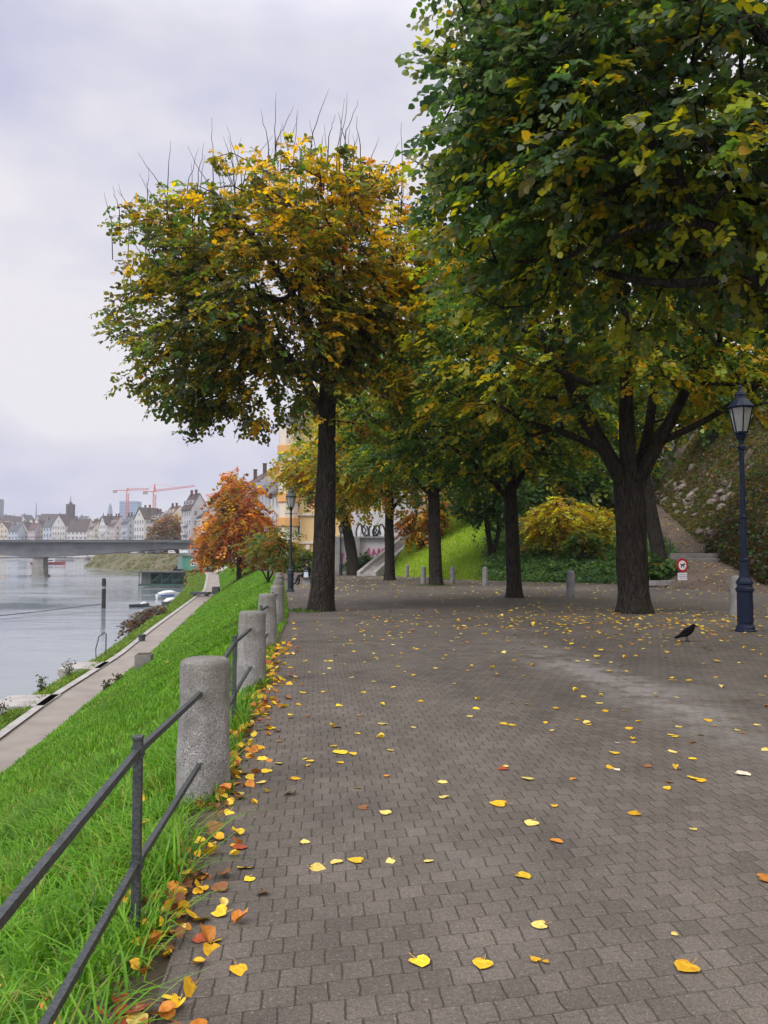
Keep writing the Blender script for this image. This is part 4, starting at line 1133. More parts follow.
# table-like slab and mast beside the path
st = empty('flat_boat_rack', (-23.7, 100, -4.45), R(-10), 'dark low rack with a thin mast beside the river path', 'rack')
MB().box((0, 0, .5), (2.4, 1.2, .3)).box((-.8, 0, .2), (.2, 1, .5)).box((.8, 0, .2), (.2, 1, .5)).build('frame', M_iron, st)
MB().tube([(-.2, 0, .4), (-.2, 0, 4.4)], .05, 6).build('mast', M_galv, st)
o = MB().box((0, 0, .5), (1.0, .9, 1.0), taper=.9).build('waste_bin', M_iron, bevel=.05)
o.location = (-22.6, 104, -4.3); tag(o, 'dark waste bin at the edge of the river path', 'bin')
# white van like bundle at the end of the path
tp = MB(); tp.tube([(-1.6, 0, .55), (-1.0, 0, .9), (0, 0, 1.1), (.9, 0, 1.0), (1.5, 0, .5)], [.35, .75, .9, .8, .3], 14, squash=(1, .8))
o = tp.build('covered_boat', pm('white_tarp', (.62, .58, .56), (.5, .47, .46), .7, 2, .5, 6, dist=.1), smooth=True); o.location = (-33.0, 158, -3.5); o.rotation_euler = (0, 0, R(25))
tag(o, 'pale tarpaulin covered dinghy lying at the bend of the river path', 'covered boat')

# mooring pile and cable
pile = empty('mooring_pile', (-41.5, 114.5, WATER_Z), 0, 'dark mooring pile standing in the river', 'pile')
MB().lathe([(.30, -3), (.30, 4.2), (.24, 4.4), (.02, 4.45)], sides=14).build('pole', pm('tarred_wood', (.02, .018, .018), (.035, .03, .028), .8, 4), pile, smooth=False)
MB().lathe([(.31, 2.9), (.31, 3.25)], sides=14).build('white_band', M_concrete, pile)
cb = MB()
pa = np.array((-41.5, 114.2, WATER_Z + .7)); pb = np.array((-62.0, 72.0, WATER_Z + .6))
cb.tube([tuple(pa * (1 - t_) + pb * t_ + np.array((0, 0, -.75 * 4 * t_ * (1 - t_) * .6))) for t_ in np.linspace(0, 1, 16)], .055, 5)
tag(cb.build('mooring_cable', M_iron), 'thin dark cable stretched low over the river from the pile', 'cable')

def hull(L, W, H, mats, parent, n=10, name='hull'):
    mb = MB(); V = []; F = []
    sec = 7
    for i in range(n + 1):
        t_ = i / n
        w = W / 2 * (1 - (max(0, t_ - .35) / .65) ** 2.2) * (.82 + .18 * min(1, t_ / .3))
        w = max(w, .02); sheer = H * (1 + .35 * t_ ** 2)
        for k in range(sec):
            a = k / (sec - 1) * 2 - 1
            V.append((-L / 2 + L * t_, w * math.copysign(abs(a) ** .7, a), sheer * abs(a) ** 2.4 - .12))
    for i in range(n):
        for k in range(sec - 1):
            F.append((i * sec + k, i * sec + k + 1, (i + 1) * sec + k + 1, (i + 1) * sec + k))
    F.append(tuple(range(sec)))
    mb.add(V, F)
    o = mb.build(name, mats, parent, smooth=False)
    m = o.modifiers.new('thick', 'SOLIDIFY'); m.thickness = .05
    return o
M_hullw = pm('white_hull', (.62, .63, .63), (.5, .51, .52), .4, 2)
M_hulld = pm('dark_hull', (.04, .05, .05), (.06, .065, .06), .5, 2)
M_blue = pm('blue_cover', (.04, .10, .30), (.06, .14, .36), .6, 4)
b_ = empty('rowing_boat', (-37.0, 117, WATER_Z + .02), R(10), 'dark open rowing boat with a pale cover near the mooring pile', 'boat', 'small boats moored by the bank'); b_.scale = (.72, .8, .9)
hull(4.0, 1.3, .55, M_hulld, b_)
for xx in (-.9, .3): MB().box((xx, 0, .28), (.3, 1.0, .04)).build('thwart', M_wood, b_)
MB().tube([(.2, 0, .42), (.9, 0, .62), (1.5, 0, .6)], [.3, .42, .2], 10, squash=(1, .7)).build('cover', M_hullw, b_, smooth=True)
b_ = empty('motor_boat', (-38.4, 138, WATER_Z + .02), R(35), 'white motor boat with a blue stripe moored near the green landing stage', 'boat', 'small boats moored by the bank')
hull(4.4, 1.8, .85, M_hullw, b_)
MB().tube([(-1.9, 0, .8), (-.8, 0, .98), (.5, 0, 1.02), (1.5, 0, .95)], [.5, .75, .75, .2], 12, squash=(1, .55)).build('canvas_cover', M_hullw, b_, smooth=True)
MB().box((-.6, -.93, .55), (2.4, .04, .3)).box((-.6, .93, .55), (2.4, .04, .3)).build('blue_stripe', M_blue, b_)
b_ = empty('rowing_boat', (-33.3, 121, WATER_Z + .02), R(70), 'small dark boat under a white cover closest to the bank', 'boat', 'small boats moored by the bank')
hull(3.4, 1.5, .7, M_hulld, b_)
MB().tube([(-1.5, 0, .6), (-.6, 0, .85), (.5, 0, .9), (1.3, 0, .7)], [.4, .66, .6, .15], 12, squash=(1, .5)).build('canvas_cover', M_hullw, b_, smooth=True)

# green landing stage (open pavilion on the water) with mast
M_green = pm('green_paint', (.05, .17, .115), (.07, .21, .14), .6, .7)
M_dkgreen = pm('dark_green_paint', (.022, .06, .05), (.03, .075, .06), .6, 1)
ls = empty('landing_stage', (-51.0, 180, WATER_Z), R(-4), 'long dark green landing stage on posts in the water', 'landing stage')
MB().box((0, 0, .55), (13.5, 5, .5)).build('deck', M_dkgreen, ls)
MB().box((0, 0, 3.55), (14.2, 5.6, .28)).build('roof', M_iron, ls)
MB().box((-5.0, 0.2, 2.1), (2.6, 3.6, 2.6)).build('cabin', pm('grey_green_board', (.10, .11, .10), (.075, .085, .08), .8, 1), ls)
for xx in (-6.6, -3.3, 0, 3.3, 6.6):
    MB().tube([(xx, -2.4, -2), (xx, -2.4, 3.5)], .11, 6).build('post', M_dkgreen, ls)
for k in range(4):
    xx = -6.6 + k * 3.3
    if k: MB().bar((xx, -2.42, .9), (xx + 3.3, -2.42, 3.3), .07, .07).bar((xx, -2.42, 1.75), (xx + 3.3, -2.42, 1.75), .05, .05).build('brace', M_green, ls)
MB().box((0, 1.5, 2.0), (13, .1, 2.9)).build('back_panel', M_dkgreen, ls)
MB().tube([(-3.2, 0, 3.6), (-3.2, 0, 13.2)], .07, 6).tube([(-4.4, 0, 12.0), (-2.0, 0, 12.0)], .05, 5).build('mast', M_galv, ls)
# green hut
ls.scale = (.8, 1, 1)
gh = empty('green_hut', (-41.6, 176, -4.0), R(-14), 'green wooden hut with a white framed window above the landing stage', 'hut')
w_ = MB(); w_.prism([(-4.4, -2.5, 1.2), (4.4, -2.5, 1.2), (4.4, -2.5, 3.9), (-4.4, -2.5, 4.3)], (0, 0, 0), (0, 5, 0)); w_.build('wall', M_green, gh)
MB().prism([(-4.8, -2.9, 4.33), (4.8, -2.9, 3.9), (4.8, -2.9, 4.12), (-4.8, -2.9, 4.55)], (0, 0, 0), (0, 5.8, 0)).build('roof', pm('felt_roof', (.09, .15, .13), (.07, .12, .11), .9), gh)
MB().box((1.2, .3, -.4), (5.6, 4.2, 3.18)).build('undercroft', M_dkgreen, gh)
fw = MB(); fw.box((-.9, -2.54, 2.75), (1.7, .12, 1.5)); wo = fw.build('window', M_hullw, gh)
pn = MB()
for xx in (-.36, .36):
    for z_ in (-.32, .32): pn.box((-.9 + xx, -2.605, 2.75 + z_), (.6, .03, .52))
M_pane = pm('dark_pane', (.035, .045, .055), (.05, .06, .07), .12, 1.5, spec=.6)
pn.build('pane', M_pane, wo)
MB().prism([(-6.0, -2.3, 1.3), (-4.45, -2.3, 1.3), (-4.45, -2.3, 4.2), (-6.0, -2.3, 3.9)], (0, 0, 0), (0, 4.6, 0)).build('lean_to', pm('pale_green_board', (.16, .22, .2), (.12, .18, .17), .8), gh)
gh.scale = (.82, .9, 1)
# red and white boat far off, beneath the bridge
b_ = empty('excursion_boat', (-198, 455, WATER_Z + .05), R(12), 'small red and white excursion boat lying under the far end of the bridge', 'boat')
hull(19, 4.6, 1.5, pm('red_hull', (.30, .05, .06), (.25, .05, .06), .5), b_)
MB().box((-1.5, 0, 2.3), (10, 3.6, 2.0)).build('cabin', M_hullw, b_)
MB().box((-1.5, -1.83, 2.5), (9, .06, .9)).build('cabin_window', M_pane, b_)

# ------------------------------------------------------------------ bridge
br = empty('river_bridge', (-111, 252, WATER_Z), 0, 'low grey concrete road bridge crossing the river on a stone pier', 'bridge')
def soffit(x):   # local z, haunched over the piers (piers at 0 and -95)
    u = abs(((x + 47.5) % 95) - 47.5) / 47.5
    return 6.3 + 2.55 * min(1, u * 1.25) ** 1.3 if x > -95 * 5 else 8
V = []; F = []
xsb = np.linspace(-420, 62, 122)
for x in xsb:
    s = soffit(x)
    V += [(x, -5.0, s), (x, 5.0, s), (x, 5.0, 11.0), (x, -5.0, 11.0)]
n = len(xsb)
for i in range(n - 1):
    for k in range(4):
        k2 = (k + 1) % 4
        F.append((i * 4 + k, (i + 1) * 4 + k, (i + 1) * 4 + k2, i * 4 + k2))
F += [(0, 1, 2, 3), ((n - 1) * 4 + 3, (n - 1) * 4 + 2, (n - 1) * 4 + 1, (n - 1) * 4)]
MB().add(V, F).build('girder', M_bridge, br)
MB().box((-179, 0, 11.45), (482, 14, .85)).build('deck_edge', M_bridgeedge, br)
rl = MB()
rl.box((-179, -6.8, 12.75), (482, .12, .12))
for x in np.arange(-300, 62, 2.0): rl.box((x, -6.8, 12.3), (.1, .1, .9))
rl.build('parapet_rail', M_bridgeedge, br)
for px0 in (0, -95):
    p_ = MB(); p_.prism([(-2.3, -4.4, -2), (2.0, -4.4, -2), (1.5, -4.4, 6.28), (-1.7, -4.4, 6.28)], (0, 0, 0), (0, 3.6, 0))
    p_.box((-.15, -2.6, .3), (4.9, 4.2, .7))
    p_.box((-.1, -2.6, 6.05), (3.7, 3.9, .4))
    o = p_.build('pier', M_stonepier, br); o.location = (px0, 0, 0)
MB().box((68, 2, 4.5), (12, 16, 13.5)).build('abutment', M_stonepier, br)
# ------------------------------------------------------------------ buildings
rng = np.random.default_rng(5); random.seed(5)
WALLS = {}
def wallmat(name, c, k=.85):
    if name not in WALLS: WALLS[name] = pm('plaster_' + name, c, tuple(x * k for x in c), .9, .35, .15, 8)
    return WALLS[name]
M_roofd = pm('dark_tile', (.055, .045, .042), (.085, .068, .06), .85, .5, .4, 6, dist=.05)
M_roofb = pm('brown_tile', (.11, .07, .055), (.075, .05, .042), .85, .5, .4, 6, dist=.05)
M_slate = pm('slate', (.06, .066, .072), (.085, .09, .095), .7, .5, .3, 6)
M_frame = pm('window_frame', (.55, .53, .5), (.48, .46, .43), .6, 3)
WIN = {}
def window_mesh(w, h):
    key = (round(w, 2), round(h, 2))
    if key not in WIN:
        f = MB(); t = .1
        f.box((0, -.03, h / 2 - t / 2), (w, .12, t)).box((0, -.03, -h / 2 + t / 2), (w, .12, t))
        f.box((-w / 2 + t / 2, -.03, 0), (t, .12, h - 2 * t)).box((w / 2 - t / 2, -.03, 0), (t, .12, h - 2 * t)).box((0, -.02, 0), (.07, .1, h - 2 * t))
        fo = f.build('window', M_frame)
        p = MB().box((0, .0, 0), (w - 2 * t + .02, .05, h - 2 * t + .02)).build('pane', M_pane)
        WIN[key] = (fo.data, p.data)
        bpy.data.objects.remove(fo); bpy.data.objects.remove(p)
    return WIN[key]
def add_window(parent, x, y, z, w, h, rz=0.0, sub=True):
    fm_, pm_ = window_mesh(w, h)
    o = bpy.data.objects.new('window', fm_); COL.objects.link(o); o.parent = parent; o.location = (x, y, z); o.rotation_euler = (0, 0, rz)
    p = bpy.data.objects.new('pane', pm_); COL.objects.link(p); p.parent = o
    return o
def house(name, label, loc, ang, w, dp, eave, roofh, wmat, rmat, floors=4, cols=4, gable=False, group=None, cat='house', side=True, chimneys=1, mansard=False, dormers=0, found=2.0):
    """front face along local x (0..w), looking toward -y"""
    root = empty(name, loc, R(ang), label, cat, group)
    wb = MB()
    if gable:
        wb.prism([(0, 0, -found), (w, 0, -found), (w, 0, eave), (w / 2, 0, eave + roofh), (0, 0, eave)], (0, 0, 0), (0, dp, 0))
    elif mansard:
        wb.prism([(0, 0, -found), (0, dp, -found), (0, dp, eave), (0, 0, eave)], (0, 0, 0), (w, 0, 0))
    else:
        wb.prism([(0, 0, -found), (0, dp, -found), (0, dp, eave), (0, dp / 2, eave + roofh), (0, 0, eave)], (0, 0, 0), (w, 0, 0))
    wl = wb.build('wall', wmat, root)
    rf = MB(); o_ = .45; th = .28
    if gable:
        s = roofh / (w / 2)
        for sg_ in (-1, 1):
            x0 = w / 2; x1 = w / 2 + sg_ * (w / 2 + o_)
            rf.prism([(x0, -o_, eave + roofh + .03), (x1, -o_, eave - s * o_ + .03), (x1, -o_, eave - s * o_ + th + .03), (x0, -o_, eave + roofh + th + .03)], (0, 0, 0), (0, dp + 2 * o_, 0))
    elif mansard:
        rf.add([(-.3, -.3, eave), (w + .3, -.3, eave), (w + .3, dp + .3, eave), (-.3, dp + .3, eave), (.9, .9, eave + roofh), (w - .9, .9, eave + roofh), (w - .9, dp - .9, eave + roofh), (.9, dp - .9, eave + roofh)],
               [(0, 1, 5, 4), (1, 2, 6, 5), (2, 3, 7, 6), (3, 0, 4, 7), (4, 5, 6, 7), (3, 2, 1, 0)])
    else:
        s = roofh / (dp / 2)
        for sg_ in (-1, 1):
            y0_ = dp / 2; y1_ = dp / 2 + sg_ * (dp / 2 + o_)
            rf.prism([(-o_ * .4, y0_, eave + roofh + .03), (-o_ * .4, y1_, eave - s * o_ + .03), (-o_ * .4, y1_, eave - s * o_ + th + .03), (-o_ * .4, y0_, eave + roofh + th + .03)], (0, 0, 0), (w + .8 * o_, 0, 0))
    ro = rf.build('roof', rmat, root)
    for c in range(chimneys):
        cx_ = w * (.3 + .45 * c); cy_ = dp * .42
        MB().box((cx_, cy_, eave + roofh + .3), (.8, .8, 2.6)).box((cx_, cy_, eave + roofh + 1.68), (1.0, 1.0, .18)).build('chimney', M_roofb, ro)
    fh = eave / floors; ww = min(1.3, w / cols * .5); wh = fh * .55
    for f in range(floors):
        for c in range(cols):
            add_window(root, w * (c + .5) / cols, -.01, fh * (f + .52), ww, wh)
    if gable:
        add_window(root, w / 2, -.01, eave + roofh * .35, ww, wh * .8)
    if side:    # side wall toward local -x or +x, whichever shows
        ns = max(2, int(dp / 3.6))
        for f in range(floors):
            for c in range(ns):
                add_window(root, w + .01, dp * (c + .5) / ns, fh * (f + .52), ww, wh, R(90))
    for k in range(dormers):
        x_ = w * (k + .5) / dormers
        yy = dp * .16
        dm = MB().box((x_, yy + .4, eave + roofh * .42), (1.5, 2.0, 1.7)).build('dormer', wmat, ro)
        MB().box((x_, yy - .62, eave + roofh * .42 + .1), (.95, .05, 1.1)).build('pane', M_pane, dm)
    return root

GR = 'houses along the near bank'
# yellow house with striped bay behind the trunk
M_yel = wallmat('yellow', (.62, .44, .20)); M_cream = wallmat('cream', (.60, .53, .42)); M_wht = wallmat('white', (.50, .49, .47)); M_grey = wallmat('grey', (.40, .39, .39))
yh = house('yellow_house', 'tall yellow apartment house with rounded balconies behind the big yellow lime trunk', (-12.6, 96.5, -.95), -8, 12.5, 13, 17.5, 3.5, M_yel, M_slate, floors=5, cols=4, cat='house', group=GR, mansard=True, chimneys=2)
bay = MB()
for f in range(6):
    bay.lathe([(1.25, f * 3.0), (1.25, f * 3.0 + 2.98)], c=(.7, -.4, 0), sides=8)
bo = bay.build('bay', M_cream, yh)
for f in range(5):
    st_ = MB(); st_.lathe([(1.36, f * 3.0 + 2.5), (1.40, f * 3.0 + 2.55), (1.40, f * 3.0 + 3.55), (1.36, f * 3.0 + 3.6)], c=(.7, -.4, 0), sides=16); st_.build('balcony', wallmat('orange', (.60, .33, .12)), bo)
for f in range(1, 5):
    MB().box((6.8, -.12, 3.5 * f), (11.2, .3, .3)).build('cornice', M_cream, yh)
for c in range(4):
    MB().box((3.2 + c * 2.7, -.16, 1.6), (.45, .36, 3.2)).build('pilaster', M_cream, yh)
dv = MB(); dv.box((9.5, -.06, 1.2), (1.4, .14, 2.4)); dv.build('door', M_roofb, yh)
# the houses past it, facing the river, seen at a slant
line = [(-13.6, 119), (-21.5, 143), (-30.5, 170), (-40.5, 200), (-54.5, 240), (-67, 275)]
labs = ['white gabled house with dark roof left of the yellow house', 'grey house with a steep dark roof behind the orange red tree', 'cream house hidden by the top of the orange red tree', 'pinkish house with a dark mansard roof rising left of the orange red tree', 'pale grey house with balconies where the bridge meets the bank']
mats_ = [M_wht, M_grey, M_cream, wallmat('mauve', (.38, .29, .28)), wallmat('pale', (.5, .5, .5))]
for i in range(5):
    a = np.array(line[i + 1], float); b = np.array(line[i], float); d = b - a; L = np.linalg.norm(d)
    ang = math.degrees(math.atan2(d[1], d[0]))
    house('town_house', labs[i], (a[0], a[1], -.9), ang, L - .3, 13, [12.5, 14, 15, 15.5, 14][i], [5, 5.5, 6, 4.2, 4.5][i], mats_[i], [M_roofd, M_slate, M_roofb, M_slate, M_roofd][i], floors=[4, 4, 5, 5, 4][i], cols=7, group=GR, mansard=(i == 3), dormers=4 if i in (0, 1) else 0, chimneys=2, found=3)
def px_x(px, d): return (px - 384) / 770 * d
def py_z(py, d): return 1.62 + (550 - py) / 770 * d
# row along the far bank, gable ends stepping down
far = [(178, 197, 305, 497, 512, 'grey', M_roofd, 'tall grey house beside the brown tree beyond the bridge'),
       (160, 178, 372, 506, 515, 'cream', M_roofb, 'cream house rising behind the brown tree beyond the bridge'),
       (146, 161, 390, 512, 521, 'pale', M_slate, 'pale house with slate roof under the right crane'),
       (131, 148, 415, 510, 521, 'offwhite', M_roofd, 'large white gabled house between the two cranes'),
       (118, 132, 450, 515, 523, 'bluegrey', M_slate, 'blue grey house in front of the blue office block'),
       (106, 119, 480, 516, 525, 'pinkish', M_roofb, 'rose house with brown roof in front of the pointed tower'),
       (96, 107, 520, 518, 526, 'white', M_roofd, 'narrow white gabled house right of the small dark spire'),
       (86, 97, 560, 521, 528, 'sand', M_roofb, 'sand coloured house by the small dark spire')]
cols_ = {'offwhite': (.48, .46, .43), 'bluegrey': (.33, .35, .39), 'pinkish': (.42, .36, .35), 'sand': (.48, .44, .38), 'lightblue': (.42, .46, .52), 'rose': (.42, .36, .37), 'ochre': (.52, .44, .33)}
for i, (p0, p1, d, yt, ye, cn, rm, lab) in enumerate(far):
    w_px = p1 - p0; W = w_px / 770 * d
    base = -1.2; ev = py_z(ye, d) - base; rh = (ye - yt) / 770 * d
    gb = i in (3, 6)
    hs = house('far_house', lab, (px_x(p0, d) - W * .1, d + 8, base), -38 if gb else -52, W * (1.0 if gb else 1.25), 12 if gb else W * .95, ev + (1.5 if i % 3 == 0 else 0), rh, WALLS[cn] if cn in WALLS else wallmat(cn, cols_[cn]), rm, floors=max(4, int(ev / 3.2)), cols=4, gable=gb, group='houses beyond the bridge', chimneys=2, side=True, dormers=0 if gb else 3)
    for f_ in range(1, 4):
        if i % 2 == 0: MB().box((W * .5, -.55, ev * f_ / 5 + ev * .12), (W * .6, 1.1, .9)).build('balcony', M_grey, hs)
# old town across the bend
town = [(-4, 8, 640, 522, 529, 'ochre', M_roofb, 1, 'ochre house at the far left beneath the glass tower'), (8, 18, 625, 524, 531, 'lightblue', M_slate, 0, 'light blue house at the far left of the town'),
        (18, 28, 640, 522, 530, 'grey', M_roofd, 1, 'grey gabled house with dark roof left of the rose house'), (28, 35, 622, 523, 530, 'rose', M_roofb, 0, 'rose house between grey and ochre fronts'),
        (35, 43, 632, 522, 529, 'ochre', M_roofb, 1, 'ochre gabled front below the church nave'), (43, 52, 622, 519, 527, 'lightblue', M_slate, 0, 'pale blue tall front below the church nave'),
        (52, 66, 615, 515, 525, 'offwhite', M_roofd, 1, 'white gabled house in front of the church tower'), (67, 88, 600, 519, 531, 'white', M_roofd, 0, 'long white house with a big dark roof right of the church')]
for (p0, p1, d, yt, ye, cn, rm, gb, lab) in town:
    W = (p1 - p0) / 770 * d; base = -2.0
    ev = py_z(ye, d) - base; rh = (ye - yt) / 770 * d
    house('town_house', lab, (px_x(p0, d), d, base), random.uniform(-6, 3), W * .97, 14, ev, rh, WALLS[cn] if cn in WALLS else wallmat(cn, cols_[cn]), rm, floors=5, cols=3 if W < 10 else 5, gable=bool(gb), group='old town houses over the river bend', chimneys=1, side=False)
# rooftops further up the hill, each a house
for i in range(15):
    p0 = -6 + i * 8.1; d = 760 + random.uniform(-40, 60); W = random.uniform(8, 11) / 770 * d
    yt = random.uniform(514, 519) + (2 if i > 9 else 0); rh = random.uniform(5, 7) / 770 * d
    ev = py_z(yt, d) - rh + 2
    house('hill_house', 'dark roofed house crowded on the far hill behind the riverfront', (px_x(p0, d), d, -2), random.uniform(-25, 25), W, 14, ev, rh, random.choice([M_grey, M_cream, M_wht]), random.choice([M_roofd, M_roofb, M_slate]), floors=6, cols=3, gable=random.random() < .35, group='houses on the far hill', side=False)
# church
M_sand = pm('dark_sandstone', (.085, .065, .06), (.06, .05, .048), .9, .2)
ch = empty('church', (px_x(38, 720), 720, -2), 0, 'church with long dark nave roof and square tower topped by a thin spire', 'church')
sc_ = 720 / 770
nw = 26 * sc_; H0 = py_z(521, 720) + 2; H1 = py_z(513.5, 720) + 2
MB().prism([(0, 0, 0), (0, 16, 0), (0, 16, H0), (0, 0, H0)], (0, 0, 0), (nw, 0, 0)).build('nave', M_sand, ch)
MB().prism([(-.4, -.6, H0), (-.4, 16.6, H0), (-.4, 8, H1)], (0, 0, 0), (nw + .6, 0, 0)).build('nave_roof', M_roofd, ch)
tw = 6.6 * sc_; TH = py_z(504.5, 720) + 2
tx_ = 26.2 * sc_
to = MB().box((tx_ + tw / 2, 6, TH / 2), (tw, tw, TH)).box((tx_ + tw / 2, 6, TH + .25), (tw + .6, tw + .6, .5)).build('tower', M_sand, ch)
for z_ in (.93, .84): MB().box((tx_ + tw / 2, 6 - tw / 2 - .02, TH * z_), (1.4, .2, 2.6)).build('belfry_opening', M_black, to)
MB().lathe([(1.9, TH + .5), (1.5, TH + 2.2), (.5, TH + 3.0), (.35, TH + 6), (.05, TH + 9.2)], c=(tx_ + tw / 2, 6, 0), sides=8).build('spire', M_slate, to)
# pointed small spire, pointed tower, mast, glass tower, blue block
sp_ = empty('small_spire', (px_x(97.5, 600), 612, -2), 0, 'small dark pointed turret among the roofs', 'turret')
TH = py_z(522, 600) + 2
MB().box((0, 0, TH / 2), (2.4, 2.4, TH)).build('turret_wall', M_sand, sp_)
MB().lathe([(1.9, TH), (.9, TH + 3.2), (.05, TH + 8.5)], sides=8).build('turret_roof', M_roofd, sp_)
M_bluegl = pm('blue_glass', (.16, .24, .34), (.20, .28, .38), .3, .1, spec=.5)
M_greengl = pm('green_glass', (.12, .19, .20), (.17, .23, .24), .3, .1, spec=.5)
def tower_block(name, lab, px0, px1, yt, d, mat, cat, taper=None):
    W = (px1 - px0) / 770 * d; Hh = py_z(yt, d) + 2
    root = empty(name, (px_x((px0 + px1) / 2, d), d, -2), 0, lab, cat)
    if taper:
        MB().lathe([(W * .62, 0), (W * .56, Hh * .55), (W * .18, Hh * .93), (.1, Hh)], sides=4).build('shaft', mat, root)
    else:
        mb = MB(); nf = int(Hh / 4)
        mb.box((0, 0, Hh / 2), (W, W * .8, Hh)); mb.build('shaft', mat, root)
        sl = MB()
        for f in range(nf): sl.box((0, 0, 4 * f + 3.6), (W + .3, W * .8 + .3, .7))
        sl.build('floor_band', M_galv, root)
    return root
tower_block('office_block', 'broad blue glass office block behind the roofs between the cranes', 121.5, 139, 501.5, 1000, M_bluegl, 'office block')
tower_block('pointed_tower', 'slim blue grey tower tapering to a point left of the office block', 105.5, 114, 502.5, 1050, pm('blue_grey_tower', (.2, .24, .3), (.24, .28, .33), .6, .05), 'tower', True)
tower_block('glass_tower', 'green glass tower cut off by the left edge of the view', -9, 1.2, 499, 950, M_greengl, 'tower')
ms = empty('lattice_mast', (px_x(35.7, 800), 800, -2), 0, 'thin grey mast left of the church', 'mast')
MB().tube([(0, 0, 0), (0, 0, py_z(512, 800)), (0, 0, py_z(502.5, 800) + 2)], [1.0, .7, .25], 6).build('shaft', M_galv, ms)
# tower cranes
M_crane = pm('crane_red', (.50, .11, .09), (.44, .10, .08), .5, .3)
def crane(lab, pxm, d, ytop, yj, pxl, pxr, rise):
    root = empty('tower_crane', (px_x(pxm, d), d, -2), 0, lab, 'crane', 'red tower cranes')
    zt = py_z(ytop, d) + 2; zj = py_z(yj, d) + 2
    m = MB(); hw = 1.0
    for a_ in (-hw, hw):
        for b_2 in (-hw, hw): m.bar((a_, b_2, 0), (a_, b_2, zj), .3, .3)
    z_ = 0; k = 0
    while z_ < zj - 2:
        s_ = 1 if k % 2 else -1
        for yy in (-hw, hw): m.bar((-hw * s_, yy, z_), (hw * s_, yy, z_ + 2.6), .2, .2)
        m.bar((-hw, -hw, z_), (hw, -hw, z_), .2, .2)
        z_ += 2.6; k += 1
    m.build('mast', M_crane, root)
    MB().tube([(0, 0, zj), (0, 0, zt)], [1.2, .35], 4).build('tower_head', M_crane, root)
    xl = (pxl - pxm) / 770 * d; xr = (pxr - pxm) / 770 * d
    j = MB(); rz_ = rise / 770 * d
    j.bar((0, -.7, zj), (xr, -.7, zj + rz_), .19, .19).bar((0, .7, zj), (xr, .7, zj + rz_), .19, .19).bar((0, 0, zj + 1.7), (xr, 0, zj + rz_ + 1.0), .19, .19)
    nseg = int(abs(xr) / 2.4)
    for q in range(nseg):
        t0 = q / nseg; t1 = (q + .5) / nseg; t2 = (q + 1) / nseg
        for yy in (-.7, .7):
            j.bar((xr * t0, yy, zj + rz_ * t0), (xr * t1, 0, zj + 1.6 + rz_ * t1), .2, .2).bar((xr * t1, 0, zj + 1.6 + rz_ * t1), (xr * t2, yy, zj + rz_ * t2), .2, .2)
    j.bar((0, 0, zt), (xr * .6, 0, zj + rz_ * .6 + 1.4), .14, .14)
    j.build('jib', M_crane, root)
    c_ = MB(); c_.bar((0, -.8, zj), (xl, -.8, zj), .5, .5).bar((0, .8, zj), (xl, .8, zj), .5, .5).bar((0, 0, zt), (xl * .8, 0, zj), .14, .14)
    c_.build('counter_jib', M_crane, root)
    MB().box((xl * .85, 0, zj - 1.0), (3.4, 2.0, 2.6)).build('counterweight', M_concrete, root)
    MB().box((1.4, -1.4, zj - 1.6), (1.8, 1.8, 2.2)).build('cab', M_hullw, root)
crane('left red tower crane above the roofs, its jib reaching behind the other crane', 127, 720, 488, 490.5, 112, 148, 1)
crane('right red tower crane with the taller head and long rising jib', 154, 640, 484, 491.5, 143, 194, 5)

# ------------------------------------------------------------------ parked cars under the bridge on the far bank
M_carw = pm('white_car_paint', (.6, .6, .6), (.55, .55, .55), .3, .5); M_card = pm('dark_car_paint', (.03, .032, .04), None, .3); M_carr = pm('red_car_paint', (.25, .03, .03), None, .3); M_tyre = pm('tyre_rubber', (.015, .015, .015), None, .8)
def car(lab, x, y, z, ang, mat, van):
    root = empty('parked_van' if van else 'parked_car', (x, y, z), R(ang), lab, 'van' if van else 'car', 'vehicles parked on the far bank')
    L_ = 5.4 if van else 4.3; Hh = 2.3 if van else 1.45
    prof = [(-L_ / 2, .35), (L_ / 2, .35), (L_ / 2, .85), (L_ / 2 - .9, 1.0), (L_ / 2 - (1.3 if van else 1.6), Hh), (-L_ / 2 + (.1 if van else .7), Hh), (-L_ / 2, Hh * .62)]
    MB().prism([(p[0], -.9, p[1]) for p in prof], (0, 0, 0), (0, 1.8, 0)).build('body', mat, root, bevel=.08)
    MB().box((L_ * .12, 0, Hh * .78), (L_ * .34, 1.86, Hh * .22)).build('side_window', M_pane, root)
    for wx in (-L_ * .31, L_ * .31):
        for s in (-1, 1):
            MB().tube([(wx, s * .72, .33), (wx, s * .93, .33)], .33, 14).build('wheel', M_tyre, root)
cars = [(113, 360, M_carw, 1, 'white van parked furthest left on the far bank under the bridge'), (120, 345, M_carw, 1, 'second white van from the left on the far bank'), (127.5, 335, M_carr, 0, 'red car parked beside the white vans'), (134, 325, M_carw, 0, 'white car parked right of the red car'), (142, 315, M_card, 0, 'dark car parked in the middle of the far bank row'), (151, 306, M_card, 1, 'dark van parked under the bridge'), (160, 298, M_card, 0, 'dark car behind the mast of the landing stage'), (172, 290, M_carw, 0, 'white car parked under the bridge near the right bank'), (184, 284, M_carw, 1, 'white van parked near the green hut under the bridge')]
for (px, d, m_, v_, lab) in cars:
    x_ = px_x(px, d); 
    car(lab, x_, d, .0, -60, m_, v_)
